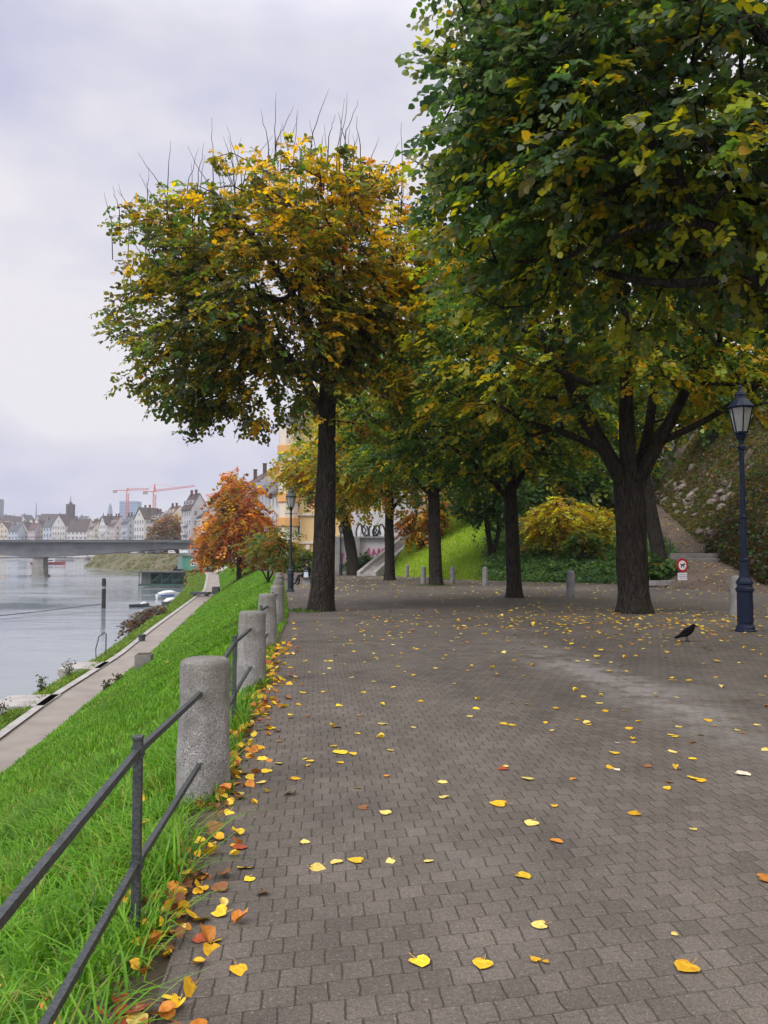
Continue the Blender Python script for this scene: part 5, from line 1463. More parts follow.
# level street shelf for them
vs = MB()
pts_ = [(px_x(100, 380), 380), (px_x(113, 360), 360), (px_x(134, 325), 325), (px_x(160, 298), 298), (px_x(190, 276), 276)]
V = []; F = []
QUAY = []
for (x_, y_) in pts_:
    V += [(x_ - .5, y_ - 2.0, -.02), (x_ + 22, y_ + 12, -.02), (x_ - 6.0, y_ - 4.5, -6.9)]
    QUAY.append((V[-3], V[-1]))
for i in range(len(pts_) - 1):
    F += [(i * 3, i * 3 + 1, i * 3 + 4, i * 3 + 3), (i * 3 + 2, i * 3, i * 3 + 3, i * 3 + 5)]
tag(vs.add(V, F).build('quay_road', M_farslope), kind='structure')

# ------------------------------------------------------------------ graffiti walls, stair
M_gwall = pm('pale_plaster', (.55, .53, .52), (.43, .41, .41), .9, .5, .3, 6)
M_gpink = pm('pink_spray', (.50, .12, .25), (.42, .10, .2), .7, 3); M_gblk = pm('black_spray', (.02, .02, .022), None, .7); M_ggrn = pm('green_spray', (.05, .28, .12), (.08, .34, .15), .7, 3); M_gred = pm('red_spray', (.45, .08, .06), None, .7); M_gwhite = pm('white_spray', (.75, .75, .74), None, .7)
M_oldwall = pm('old_stone_wall', (.17, .155, .14), (.11, .10, .09), .95, 1.2, .6, 5, dist=.05)
gw = empty('graffiti_wall', (-5.0, 79.5, -.95), R(-2), 'low pale wall covered in pink and black graffiti below the ledge', 'wall')
MB().box((3.4, .2, 1.8), (6.8, .4, 4.0)).build('wall', M_gwall, gw)
MB().box((3.4, .1, 3.88), (7.1, .9, .18)).build('coping', M_concrete, gw)
def squiggle(mb, x, z, w, h, seed, r=.05, n=14, y=-.03):
    q = np.random.default_rng(seed)
    pts = [(x + w * (i / n) + q.uniform(-.1, .1) * w / 2, y, z + h * (.5 + .5 * math.sin(i * 1.9 + q.uniform(-.6, .6)))) for i in range(n + 1)]
    mb.tube(pts, r, 5)
pk = MB(); squiggle(pk, 3.2, 1.9, 2.4, .9, 3, .09); squiggle(pk, 1.4, 2.4, 1.0, .7, 4, .07); squiggle(pk, .1, 1.4, .7, .9, 5, .09)
pk.build('pink_tag', M_gpink, gw)
bk = MB()
for s in range(5): squiggle(bk, 2.6 + .6 * s, .6 + .15 * s, .9, .9, 20 + s, .035)
for s in range(3): squiggle(bk, .3 + .8 * s, .3, .8, 1.1, 30 + s, .035)
bk.build('black_tag', M_gblk, gw)
for xx in (.25, 2.3): MB().box((xx, -.25, 1.8), (.45, .5, 4.1)).build('pilaster', M_concrete, gw)
uw = empty('upper_graffiti_wall', (-3.3, 84.5, 2.6), R(-2), 'upper set back wall with big black and white letters', 'wall')
MB().box((3.0, .2, .5), (6.4, .4, 5.6)).build('wall', M_gwall, uw)
def ring(mb, x, z, rx, rz_, r, y, tilt=0.0, arc=1.0, a0=0.0):
    mb.tube([(x + rx * math.cos(a0 + t) + tilt * math.sin(a0 + t), y, z + rz_ * math.sin(a0 + t)) for t in np.linspace(0, 6.283 * arc, 15)], r, 5)
lt = MB(); lw = MB()
for k in range(6):
    x_ = .55 + k * .62 + .08 * (k % 3); tl = (.16, -.12, .05, .2, -.18, .1)[k]; hh = (.75, .6, .8, .58, .7, .52)[k]
    lw.tube([(x_ - tl, -.02, 1.15 - hh), (x_, -.02, 1.15), (x_ + tl, -.02, 1.15 + hh)], [.22, .30, .18], 8, squash=(1, .15))
    ring(lt, x_, 1.15, .29 + .05 * (k % 2), hh, .08, -.06, tl * .7, (.8, .95, .7, 1, .75, .9)[k], k * 1.3)
    if k % 2: lt.tube([(x_ - .25, -.06, 1.7), (x_ + .1, -.06, 1.2), (x_ - .1, -.06, .9), (x_ + .3, -.06, .45)], [.05, .09, .07, .04], 6)
lt.tube([(.3, -.04, .28), (1.6, -.04, .16), (3.2, -.04, .26), (4.7, -.04, .14)], [.12, .16, .13, .1], 6, squash=(1, .4))
lb = lt.build('black_letters', M_gblk, uw)
lw.build('white_fill', M_gwhite, lb)
rw = empty('coloured_wall', (2.0, 86.5, 3.4), R(-2), 'upper white wall with a green and red graffiti panel behind the orange bush', 'wall')
MB().box((2.6, .2, .9), (6.6, .4, 6.6)).build('wall', M_wht, rw)
gg = MB(); squiggle(gg, 2.0, .2, 2.6, 1.3, 51, .14, 10); squiggle(gg, 2.4, .0, 1.8, 1.1, 52, .12, 8); gg.build('green_tag', M_ggrn, rw)
gr_ = MB(); squiggle(gr_, .3, 1.2, 1.8, 1.3, 53, .09, 12); squiggle(gr_, 2.6, 1.8, 1.9, .6, 54, .08, 10); gr_.build('red_tag', M_gred, rw)
gk = MB(); squiggle(gk, .4, .1, 1.7, .9, 55, .07, 12); gk.build('black_tag', M_gblk, rw)
ow = empty('retaining_wall', (5.9, 83.8, 2.0), R(-3), 'dark old stone retaining wall at the top of the stair', 'wall')
MB().box((4.2, .3, 1.3), (8.6, .6, 4.6)).build('wall', M_oldwall, ow)
MB().box((4.2, .25, 3.72), (8.9, .9, .22)).build('coping', M_concrete, ow)
wbld = house('white_house', 'white house above the retaining wall behind the trees', (3.2, 96, 5.6), -3, 16, 12, 7.5, 3.5, M_wht, M_roofd, floors=2, cols=5, cat='house')
# stair running up along the mown bank
stc = empty('stone_stair', (-.7, 67.4, float(gz(67))), 0, 'pale stone stair climbing right along the mown bank, with a sloping parapet', 'stair')
sd = np.array((7.4, 15.0)); ln = np.linalg.norm(sd); sdn = sd / ln; nn = np.array((-sdn[1], sdn[0]))
tr = MB(); ns = 36
topz = 6.0
for k in range(ns):
    c = sdn * (ln * (k + .5) / ns) + nn * .94
    h = topz * (k + 1) / ns
    tr.box((c[0], c[1], h / 2 - .2), (ln / ns - .004, 1.2, h + .4), rz=math.atan2(sdn[1], sdn[0]))
tr.build('steps', M_edge, stc)
for off in (0.0, 1.55):
    a = nn * off; b = nn * off + sd
    pp = MB()
    th = .34
    q = [(a[0], a[1], -.4), (b[0], b[1], topz - .6), (b[0], b[1], topz + .35), (a[0], a[1], .35)]
    pp.prism(q, (0, 0, 0), tuple(nn * th) + (0,))
    pp.build('parapet', M_edge, stc)
# ------------------------------------------------------------------ steps at the ramp, rocks
rng = np.random.default_rng(17); random.seed(17)
rs = empty('ramp_steps', (18.3, 44.6, 0), R(-6), 'two dark stone steps where the ramp path leaves the paving', 'steps')
z_ = hz(18.3, 45)
MB().box((0, 0, z_ - .02), (3.3, .45, .34)).build('step', M_quay, rs, bevel=.02)
MB().box((.1, .62, z_ + .26), (3.3, .45, .34)).build('step', M_quay, rs, bevel=.02)
kb = empty('ramp_kerb', (14.9, 40.2, hz(14.9, 40.2)), R(38), 'curved stone kerb beside the round sign', 'kerb')
kk = MB()
for i in range(7):
    a = R(-40 + i * 18); kk.box((1.9 * math.sin(a), 1.9 - 1.9 * math.cos(a), .04), (.62, .2, .26), rz=a)
kk.build('kerb_stones', M_concrete, kb)
post = empty('iron_fence', (17.9, 52, 0), 0, 'thin iron fence climbing along the ramp beside the leaning tree', 'fence')
pts_ = [(float(xfr(np.array(y))) - 2.75, y, float(ramp_z(np.array(y)))) for y in (47, 50, 53, 56, 59, 62)]
for p in pts_: MB().tube([(p[0] - 17.9, p[1] - 52, p[2] - .2), (p[0] - 17.9, p[1] - 52, p[2] + 1.0)], .028, 6).build('post', M_iron, post)
for hh in (.5, .98): MB().tube([(p[0] - 17.9, p[1] - 52, p[2] + hh) for p in pts_], .02, 5).build('rail', M_iron, post)

def rock_mesh(seed):
    bm = bmesh.new(); bmesh.ops.create_icosphere(bm, subdivisions=3, radius=1)
    for v in bm.verts:
        n = v.co.normalized()
        k = 1 + .30 * mnoise.noise(n * 1.3 + Vector((seed * 3.1, 0, 0))) + .12 * mnoise.noise(n * 3.7 + Vector((0, seed, 0)))
        for ax in (Vector((1, .3, .2)), Vector((-.4, 1, .1)), Vector((.2, -.5, 1)), Vector((-1, -.6, .3)), Vector((.3, .4, -1))):
            a = (ax + Vector((mnoise.noise(Vector((seed, ax.x, 1))), mnoise.noise(Vector((seed, ax.y, 2))), 0)) * .6).normalized()
            dd = n.dot(a)
            if dd * k > .72: k = .72 / dd
        v.co = n * k
    me = bpy.data.meshes.new('limestone_rock'); bm.to_mesh(me); bm.free(); me.materials.append(M_rock)
    return me
rocks = [rock_mesh(i + 1.3) for i in range(7)]
cnt_r = 0
cand = []
while cnt_r < 290:
    d = rng.uniform(39, 70); over = abs(rng.normal()) * 2.6 + .1
    if rng.random() < .55: over = rng.uniform(5.5, 9.5)
    x = float(xfr(np.array(d))) + over
    if x / d > .54 or x / d < .30: continue
    z = hz(x, d)
    s = rng.uniform(.14, .40) * (1.2 if over > 6 else 1.0)
    o = bpy.data.objects.new('limestone_rock', rocks[rng.integers(0, 7)]); COL.objects.link(o)
    o.location = (x, d, z + .02); o.scale = (s * rng.uniform(.8, 1.4), s * rng.uniform(.8, 1.3), s * rng.uniform(.6, 1.0)); o.rotation_euler = tuple(rng.uniform(-.5, .5, 2)) + (rng.uniform(0, 6),)
    tag(o, 'pale rough limestone rock stuck in the steep brown slope behind the blue lamp', 'rock', 'rocks in the steep slope')
    cnt_r += 1
# low growth on the rocky slope and the ivy bank
def scatter_cover(name, lab, n, fn, lsize, pals, up=1.2, lift=.1, wts=None):
    P = fn(n)
    pal = np.concatenate(pals); C = pal[rng.integers(0, len(pal), len(P))] * rng.uniform(.7, 1.3, (len(P), 1))
    o = leaf_cloud(name, P, lsize * rng.uniform(.6, 1.3, len(P)), C, M_leaf, up=up)
    return tag(o, lab, kind='stuff')
def f_ivy(n):
    x = rng.uniform(4, 19, n * 3); d = rng.uniform(45, 66, n * 3)
    t = (d - vtab(x, FOOT)) * .78
    ok = (t > -.1) & (x < xfr(d) - 2.3) & (x > 7.0 + (d - 52) * .16 + rng.normal(size=len(x)) * .5)
    ok &= rng.random(len(x)) < np.clip(1.3 - t / 14, .25, 1)
    x, d = x[ok][:n], d[ok][:n]
    k = np.array([max(0, fbm(a, b, .9, 4.0)) for a, b in zip(x, d)])
    return np.stack([x, d, hill_z(x, d, False) + rng.uniform(.02, .22, len(x)) + k * .55], 1)
scatter_cover('ivy', 'dark green ivy covering the bank behind the big forked lime', 36000, f_ivy, .2, [DKGREEN * 2.2, DKGREEN * 1.6, BLUEGREEN * 1.5, GREEN * 1.5])
def f_rock(n):
    d = rng.uniform(36, 72, n * 4); over = rng.uniform(-.2, 9.5, n * 4); x = xfr(d) + over
    k = np.array([fbm(a, b, .42, 8.0) for a, b in zip(x, d)])
    ok = (x / d < .56) & (k > -.45)
    x, d = x[ok][:n], d[ok][:n]
    return np.stack([x, d, hill_z(x, d) + rng.uniform(0, .4, len(x))], 1)
scatter_cover('slope_undergrowth', 'mixed green and brown undergrowth on the rocky slope', 40000, f_rock, .17, [GREEN * .9, OLIVE * .8, BROWN * 1.1, DKGREEN, BROWN * 1.3, BROWN * .8])
def f_foot(n):
    d = rng.uniform(36, 48, n); x = xfr(d) + rng.uniform(-.5, 1.2, n)
    return np.stack([x, d, hill_z(x, d, False) + rng.uniform(0, 1.0, n) ** 1.5], 1)
scatter_cover('slope_foot_scrub', 'dark brown scrub along the foot of the rocky slope', 7000, f_foot, .18, [DKGREEN * .8, BROWN * .55, BROWN * .4])

# ------------------------------------------------------------------ grass
def blades(name, lab, x, y, z, h, w, col, lean=.5, mat=M_grassblade):
    n = len(x)
    a = rng.uniform(0, 2 * math.pi, n); lx = np.cos(a); ly = np.sin(a)
    b = a + math.pi / 2 + rng.normal(size=n) * .4
    wx = np.cos(b) * w / 2; wy = np.sin(b) * w / 2
    ln = lean * rng.uniform(.2, 1.4, n) * h
    base = np.stack([x, y, z], 1)
    V = np.zeros((n, 7, 3))
    for k, (t, ww) in enumerate(((0, 1.0), (.45, .9), (.8, .6))):
        c = base + np.stack([lx * ln * t ** 2, ly * ln * t ** 2, h * (t - .18 * t * t * lean * 1.4)], 1)
        V[:, 2 * k] = c - np.stack([wx * ww, wy * ww, 0 * wx], 1); V[:, 2 * k + 1] = c + np.stack([wx * ww, wy * ww, 0 * wx], 1)
    V[:, 6] = base + np.stack([lx * ln, ly * ln, h * (1 - .30 * lean * 1.2)], 1)
    i = (np.arange(n) * 7)[:, None]
    L = (i + np.array([0, 1, 3, 2, 2, 3, 5, 4, 4, 5, 6])[None]).ravel()
    S = ((np.arange(n) * 11)[:, None] + np.array([0, 4, 8])[None]).ravel()
    C = np.repeat(col, 7, 0)
    return tag(np_mesh(name, V.reshape(-1, 3), L, S, mat, C), lab, kind='stuff')
GC = .93 * np.array([(.095, .25, .010), (.125, .31, .012), (.070, .19, .012), (.16, .36, .018), (.11, .28, .010), (.20, .36, .035)])
def gcol(n, x, y):
    k = np.array([mnoise.noise(Vector((a * .7, b * .7, 0))) for a, b in zip(x, y)])
    k2 = np.array([mnoise.noise(Vector((a * .25, b * .25, 9))) for a, b in zip(x, d)])
    c = GC[rng.integers(0, len(GC), n)] * (1 + .4 * k)[:, None]
    dry = rng.random(n) < np.clip(.02 + k2 * .16, .01, .2)
    c[dry] = np.array((.30, .30, .06)) * rng.uniform(.6, 1.1, (dry.sum(), 1))
    return c * rng.uniform(.8, 1.2, (n, 1))
def slope_pts(n, d0, d1, wmax=None, bias=1.0):
    d = d0 + (d1 - d0) * rng.random(n) ** bias
    e = vtab(d, EDGE); p = vtab(d, PATHR)
    u = rng.random(n)
    wd = (e - p) if wmax is None else np.minimum(e - p, wmax)
    x = e - .06 - u * wd
    return x, d
# long tufted blades close by
x, d = slope_pts(95000, 1.3, 9.0, 4.6, 1.25)
clm = np.array([mnoise.noise(Vector((a * 2.4, b * 2.4, 5))) for a, b in zip(x, d)])
e_ = vtab(d, EDGE) - x
keep = (rng.random(len(x)) < np.clip(.5 + clm * 1.3, .06, .85)) & (rng.random(len(x)) < np.clip((e_ - .04) / .22, .05, 1))
x, d, clm = x[keep], d[keep], clm[keep]
h = (.15 + .19 * np.clip(clm + .35, 0, 1)) * rng.uniform(.5, 1.4, len(x))
blades('grass', 'long bright green grass tufts beside the paving', x, d, slope_z(x, d) - .01, h, .0115 * rng.uniform(.6, 1.3, len(x)), gcol(len(x), x, d), 1.0)
x, d = slope_pts(120000, 5.0, 24, None, 1.2)
clm = np.array([mnoise.noise(Vector((a * 1.7, b * 1.7, 5))) for a, b in zip(x, d)])
kp = rng.random(len(x)) < np.clip(.65 + clm, .15, 1); x, d, clm = x[kp], d[kp], clm[kp]
h = (.10 + .12 * np.clip(clm + .2, 0, 1)) * rng.uniform(.5, 1.6, len(x))
blades('slope_grass', 'bright green grass on the slope down to the river path', x, d, slope_z(x, d) - .01, h, .010 + .0006 * d, gcol(len(x), x, d), .6)
x, d = slope_pts(110000, 20, 150, None, 1.9)
h = .13 * rng.uniform(.6, 1.5, len(x))
blades('far_slope_grass', 'bright green grass on the slope further along', x, d, slope_z(x, d) - .01, h, .02 + .0008 * d, gcol(len(x), x, d), .6)
n = 30000
d = 2 + 166 * rng.random(n) ** 1.7; pl_ = vtab(d, PATHL); vv = vtab(d, VERGE); u = rng.random(n)
x = pl_ - .3 - u * (pl_ - vv - .35)
blades('verge_grass', 'rough grass on the verge above the water', x, d, vtab(d, PATHZ) - .1 - .2 * u, .16 * rng.uniform(.5, 2.2, n), .02 + .0008 * d, gcol(n, x, d) * np.array([1.1, .8, 1.2]), .7)
# weeds that stand up at the water side and grass tufts round the bollards, trunk feet
xs_ = []; ds_ = []; zs_ = []
for (bx, by) in bol_pos[1:6]:
    n = 420; a = rng.uniform(math.pi * .35, math.pi * 1.9, n); r_ = .18 + abs(rng.normal(size=n)) * .10
    xs_.append(bx + np.cos(a) * r_); ds_.append(by + np.sin(a) * r_)
x = np.concatenate(xs_); d = np.concatenate(ds_)
ok = x < vtab(d, EDGE) + .03; x, d = x[ok], d[ok]
blades('bollard_grass', 'grass tufts round the feet of the bollards', x, d, slope_z(x, d) - .02, .13 * rng.uniform(.5, 1.6, len(x)), .008 + .0004 * d, gcol(len(x), x, d) * .8, .6)
# grass tuft at the lime feet
n = 420; a = rng.uniform(0, 6.28, n); r_ = .42 + abs(rng.normal(size=n)) * .28
x = np.concatenate([-1.75 - abs(np.cos(a)) * r_ * 1.4, 2.9 - .2 + np.cos(a) * r_ * 1.2]); d = np.concatenate([21.8 + np.sin(a) * r_, 43 + np.sin(a) * r_])
blades('trunk_grass', 'small grass tufts at the feet of the lime trunks', x, d, gz(d) - .01, .08 * rng.uniform(.3, 1.5, len(x)), .02 + 0 * x, gcol(len(x), x, d) * .5, .6)
# mown bank
n = 60000
x = rng.uniform(-1, 14, n); d = rng.uniform(50, 86, n); t = (d - vtab(x, FOOT))
ok = (t > 0) & (x < 7.4 + (d - 52) * .16) & (x > stair_x(d) + .5)
x, d = x[ok], d[ok]
bc = 1.15 * np.array([(.22, .36, .018), (.27, .40, .02), (.32, .37, .03), (.19, .31, .015)])
blades('bank_grass', 'yellow green mown grass on the bank beside the stair', x, d, hill_z(x, d, False) - .02, .16 * rng.uniform(.6, 1.4, len(x)), .06 + 0 * x, bc[rng.integers(0, 4, len(x))], .6)

# ------------------------------------------------------------------ fallen leaves
def fallen_template(seed):
    """heart shaped lime leaf with stalk, curled; 2 rings of vertices"""
    q = np.random.default_rng(seed)
    outl = [(0, -.08), (.22, -.20), (.44, -.10), (.52, .14), (.44, .40), (.22, .62), (0, .86), (-.22, .62), (-.44, .40), (-.52, .14), (-.44, -.10), (-.22, -.20)]
    V = [(0, .15, 0)]
    asym = q.uniform(.8, 1.0); fold = 0 if seed < 11 else q.choice([0, .25, .6, 1.1]); roll = 0 if seed < 11 else q.choice([0, .5, 1.0])
    kf_ = .35 if seed < 11 else 1.0
    cu = q.uniform(-.05, .3) * kf_; cv = q.uniform(-.1, .22) * kf_; tw = q.uniform(-.25, .25) * kf_
    for (a, b) in outl:
        a *= q.uniform(.88, 1.1); b *= q.uniform(.92, 1.08)
        z = cu * a * a * 1.0 + cv * (b - .3) ** 2 * .7 + tw * a * b * .5 + q.uniform(0, .05)
        if a < 0: a *= asym
        z += abs(a) * fold * .8; a *= 1 - .25 * fold
        z += roll * max(0, b - .35) ** 2 * 1.6; b -= roll * max(0, b - .35) * .35
        if q.random() < .07: a *= .8; b = .15 + (b - .15) * .82
        V.append((a, b, z))
    F = [(0, i + 1, (i + 1) % 12 + 1) for i in range(12)]
    V += [(-.015, -.05, .01), (.015, -.05, .01), (.06, -.55, .10), (.035, -.56, .10)]
    F.append((13, 14, 15, 16))
    V = np.array(V); V[:, 2] -= V[:, 2].min()
    return V, F
NT = 14
TEMPL = [fallen_template(s + 3) for s in range(NT)]
FC = {'yellow': (.76, .54, .035), 'pale yellow': (.76, .62, .16), 'golden': (.68, .40, .02), 'orange': (.56, .23, .035), 'brown': (.24, .11, .04), 'rust red': (.36, .08, .03), 'white': (.66, .60, .44)}
def fmat(nm, c):
    m, nt, b = newmat('fallen_' + nm.replace(' ', '_'))
    tc = N(nt, 'ShaderNodeTexCoord').outputs['Object']
    f = ramp(nt, noise_n(nt, tc, 3.5, 4), .4, .68)
    cc = mix_col(nt, f, c, tuple(k * s for k, s in zip(c, (.8, .62, .6))))
    sp2 = ramp(nt, noise_n(nt, tc, 9, 3), .64, .72)
    cc = mix_col(nt, math_n(nt, 'MULTIPLY', sp2, .7), cc, (.16, .07, .02))
    oi = N(nt, 'ShaderNodeObjectInfo').outputs['Random']
    cc = mix_col(nt, 1.0, cc, ramp(nt, oi, 0, 1, (.72,) * 3, (1.1,) * 3), 'MULTIPLY')
    nt.links.new(cc, b.inputs['Base Color']); b.inputs['Roughness'].default_value = .6; b.inputs['Specular IOR Level'].default_value = .25
    return m
FM = {k: fmat(k, v) for k, v in FC.items()}
FMESH = {}
def leaf_mesh(k, t):
    if (k, t) not in FMESH:
        V, F = TEMPL[t]; me = bpy.data.meshes.new('fallen_leaf'); me.from_pydata(V.tolist(), [], F); me.materials.append(FM[k]); me.update(); FMESH[(k, t)] = me
    return FMESH[(k, t)]
def ground_at(px, py):
    """paving point seen at a pixel of the photograph, flat part of the promenade"""
    th = math.atan((py - 512) / 770) - math.atan(38 / 770)
    # column through the lens: ray direction
    cx_, cy_ = (px - 384) / 770, -(py - 512) / 770
    a = math.atan(38 / 770)
    fy = math.cos(a) - cy_ * math.sin(a); fz = math.sin(a) + cy_ * math.cos(a)
    t = -1.62 / fz
    return cx_ * t, fy * t
heroes = [(417, 961, 'yellow', .088, 'flat yellow leaf with its stalk up, leftmost of the two at the bottom centre'), (484, 963, 'yellow', .078, 'round yellow heart shaped leaf at the bottom centre, right of a wider one'), (537, 962, 'golden', .045, 'small folded yellow leaf right of the heart shaped leaf at the bottom'), (543, 926, 'pale yellow', .075, 'curled pale yellow leaf showing a white underside'), (690, 967, 'golden', .095, 'torn orange and white leaf at the bottom right'), (676, 935, 'pale yellow', .03, 'tiny yellow scrap above the torn leaf'), (762, 879, 'orange', .11, 'orange brown leaf cut by the right edge of the view'), (520, 876, 'yellow', .085, 'two lobed yellow leaf below the middle of the paving'), (533, 823, 'pale yellow', .085, 'broad pale yellow leaf in the middle of the paving'), (503, 805, 'golden', .11, 'wide golden leaf with a curled edge in the middle of the paving'), (637, 814, 'golden', .085, 'golden leaf lying alone right of the middle'), (505, 769, 'rust red', .085, 'rust red curled leaf, the only red one on the open paving'), (531, 780, 'pale yellow', .085, 'curled leaf with a dark shadowed side near the red leaf'), (250, 879, 'yellow', .06, 'small yellow leaf near the left paving edge'), (305, 844, 'pale yellow', .06, 'small pale leaf left of the middle'), (360, 862, 'yellow', .08, 'yellow leaf beside a smaller pale one left of the middle'), (337, 864, 'pale yellow', .065, 'pale leaf beside a brighter yellow one left of the middle'), (340, 752, 'yellow', .12, 'pair like wide yellow leaf left of the centre'), (268, 771, 'yellow', .09, 'yellow leaf near the nearest thick bollard'), (739, 774, 'white', .12, 'whitish dried leaf at the right'), (232, 846, 'golden', .05, 'small golden leaf at the paving edge'), (545, 962, 'golden', .03, 'tiny golden leaf scrap beside a folded leaf'), (554, 806, 'golden', .05, 'small golden leaf right of the wide golden one')]
allL = []    # x, y, z, size, colour, rotz, tilt, label
for (px, py, c, s, lab) in heroes:
    x, y = ground_at(px, py); allL.append((x, y, .006, s, c, rng.uniform(0, 6.28), .04, lab))
def add_rand(n, fn):
    k = 0
    while k < n:
        r_ = fn()
        if r_ is not None: allL.append(r_); k += 1
def f_open():
    d = 4.0 + 30 * rng.random() ** 1.15; x = rng.uniform(-.35 * d, .52 * d)
    e = tab(d, EDGE)
    if x < e + .05 or x > 17: return None
    if d < 5 and rng.random() < .6: return None
    pr = .42 + .35 * mnoise.noise(Vector((x * .35, d * .35, 2)))
    pr += .9 * math.exp(-((x - 6.0) / 4.0) ** 2 - ((d - 16.5) / 4.5) ** 2) + .55 * math.exp(-((x - e - .5) / 1.0) ** 2 - ((d - 11) / 5) ** 2) + .5 * math.exp(-((x + .3) / 2.5) ** 2 - ((d - 16) / 4) ** 2)
    if rng.random() > pr: return None
    c = rng.choice(['yellow', 'pale yellow', 'golden', 'orange', 'brown', 'white'], p=[.33, .30, .24, .05, .07, .01])
    return (x, d, float(gz(d)) + .006, rng.uniform(.04, .085), c, rng.uniform(0, 6.28), .1, None)
add_rand(620, f_open)
def f_carpet():
    x = rng.normal() * 3.6 + 7.5; d = rng.normal() * 3.0 + 18.0
    if x / d > .55 or d < 9: return None
    c = rng.choice(['yellow', 'golden', 'orange', 'pale yellow', 'brown'], p=[.3, .4, .14, .1, .06])
    return (x, d, float(gz(d)) + .006 + rng.uniform(0, .02), rng.uniform(.06, .105), c, rng.uniform(0, 6.28), .15, None)
add_rand(800, f_carpet)
def f_far():
    d = rng.uniform(28, 66); x = rng.uniform(-6, 18)
    if x / d > .5 or x < tab(d, EDGE): return None
    z = max(float(gz(d)), hz(x, d) if x > 10 else -9)
    if d > tab(x, FOOT) - .1 and x < 16: return None
    c = rng.choice(['yellow', 'golden', 'pale yellow', 'orange', 'white'], p=[.28, .30, .30, .1, .02])
    return (x, d, z + .012, rng.uniform(.07, .12), c, rng.uniform(0, 6.28), .15, None)
add_rand(900, f_far)
def f_strip():      # drift along the paving edge
    d = 2.5 + 11 * rng.random() ** 1.05
    e = tab(d, EDGE)
    x = e + rng.normal() * .085 - .07
    if rng.random() < .22: x += rng.uniform(0, .35)
    kk_ = mnoise.noise(Vector((0, d * 1.6, 7)))
    if rng.random() > .55 + kk_ * .9: return None
    c = rng.choice(['orange', 'brown', 'golden', 'yellow', 'rust red', 'pale yellow'], p=[.30, .13, .23, .22, .07, .05])
    z = float(gz(d)) + .008 if x > e else slz(x, d) + rng.uniform(.02, .07)
    return (x, d, z, rng.uniform(.05, .10), c, rng.uniform(0, 6.28), .38, None)
def f_ramp():
    d = rng.uniform(34, 60); xr_ = float(xfr(np.array(d)))
    x = xr_ - rng.uniform(.1, 2.5) if d > 44 else rng.uniform(13.5, xr_)
    c = rng.choice(['yellow', 'golden', 'pale yellow', 'orange', 'brown'], p=[.15, .25, .2, .15, .25])
    return (x, d, hz(x, d) + .02, rng.uniform(.08, .13), c, rng.uniform(0, 6.28), .15, None)
add_rand(720, f_ramp)
add_rand(500, f_strip)
def f_grass():
    d = 2.4 + 6 * rng.random(); e = tab(d, EDGE); x = e - rng.uniform(.2, 1.3)
    c = rng.choice(['yellow', 'orange', 'golden'], p=[.5, .2, .3])
    return (x, d, slz(x, d) + .10, rng.uniform(.06, .10), c, rng.uniform(0, 6.28), .45, None)
add_rand(26, f_grass)
key = [(-1e6 if l[7] else 0) + -l[3] / math.hypot(l[0], l[1]) for l in allL]
order = np.argsort(key)
def lab_for(l):
    e = tab(l[1], EDGE); c = l[4]
    if l[0] < e - .16: return f'{c} fallen leaf caught in the grass beside the railing', 'fallen leaves in the grass'
    if l[0] < e + .12: return f'{c} fallen leaf in the drift along the paving edge', 'fallen leaves along the paving edge'
    side = 'near the railing' if l[0] < e + 1.6 else ('on the right half of the paving' if l[0] > .12 * l[1] else 'on the middle of the paving')
    return f'{c} fallen leaf lying {side}', 'fallen leaves on the open paving'
indiv = order[:300]
for i in indiv:
    x, y, z, s, c, rz_, tl, lab = allL[i]
    t = rng.integers(0, 8) if tl < .3 and rng.random() < .75 else rng.integers(0, NT)
    if lab: t = {'rust red': 4, 'white': 2}.get(c, rng.integers(0, 3))
    o = bpy.data.objects.new('fallen_leaf', leaf_mesh(c, int(t))); COL.objects.link(o)
    o.location = (x, y, z); o.scale = (s,) * 3; o.rotation_euler = (rng.normal() * tl, rng.normal() * tl, rz_)
    l_, g_ = lab_for(allL[i])
    tag(o, lab or l_, 'leaf', g_)
rest = order[300:]
VV = []; LL = []; SS = []; CC = []; vb = 0; lb_ = 0
for i in rest:
    x, y, z, s, c, rz_, tl, lab = allL[i]
    V, F = TEMPL[rng.integers(0, 8) if rng.random() < .7 else rng.integers(0, NT)]
    m = Matrix.Rotation(rz_, 3, 'Z') @ Matrix.Rotation(rng.normal() * tl, 3, 'X') @ Matrix.Rotation(rng.normal() * tl, 3, 'Y')
    M3 = np.array(m)
    VV.append(V @ M3.T * s + np.array((x, y, z))); CC.append(np.repeat((np.array(FC[c]) * rng.uniform(.7, 1.15))[None], len(V), 0))
    for f in F:
        SS.append(lb_); LL.extend([k + vb for k in f]); lb_ += len(f)
    vb += len(V)
tag(np_mesh('fallen_leaves', np.concatenate(VV), LL, SS, M_fallen, np.concatenate(CC)), 'scatter of small yellow and golden fallen leaves further along the paving', kind='stuff')

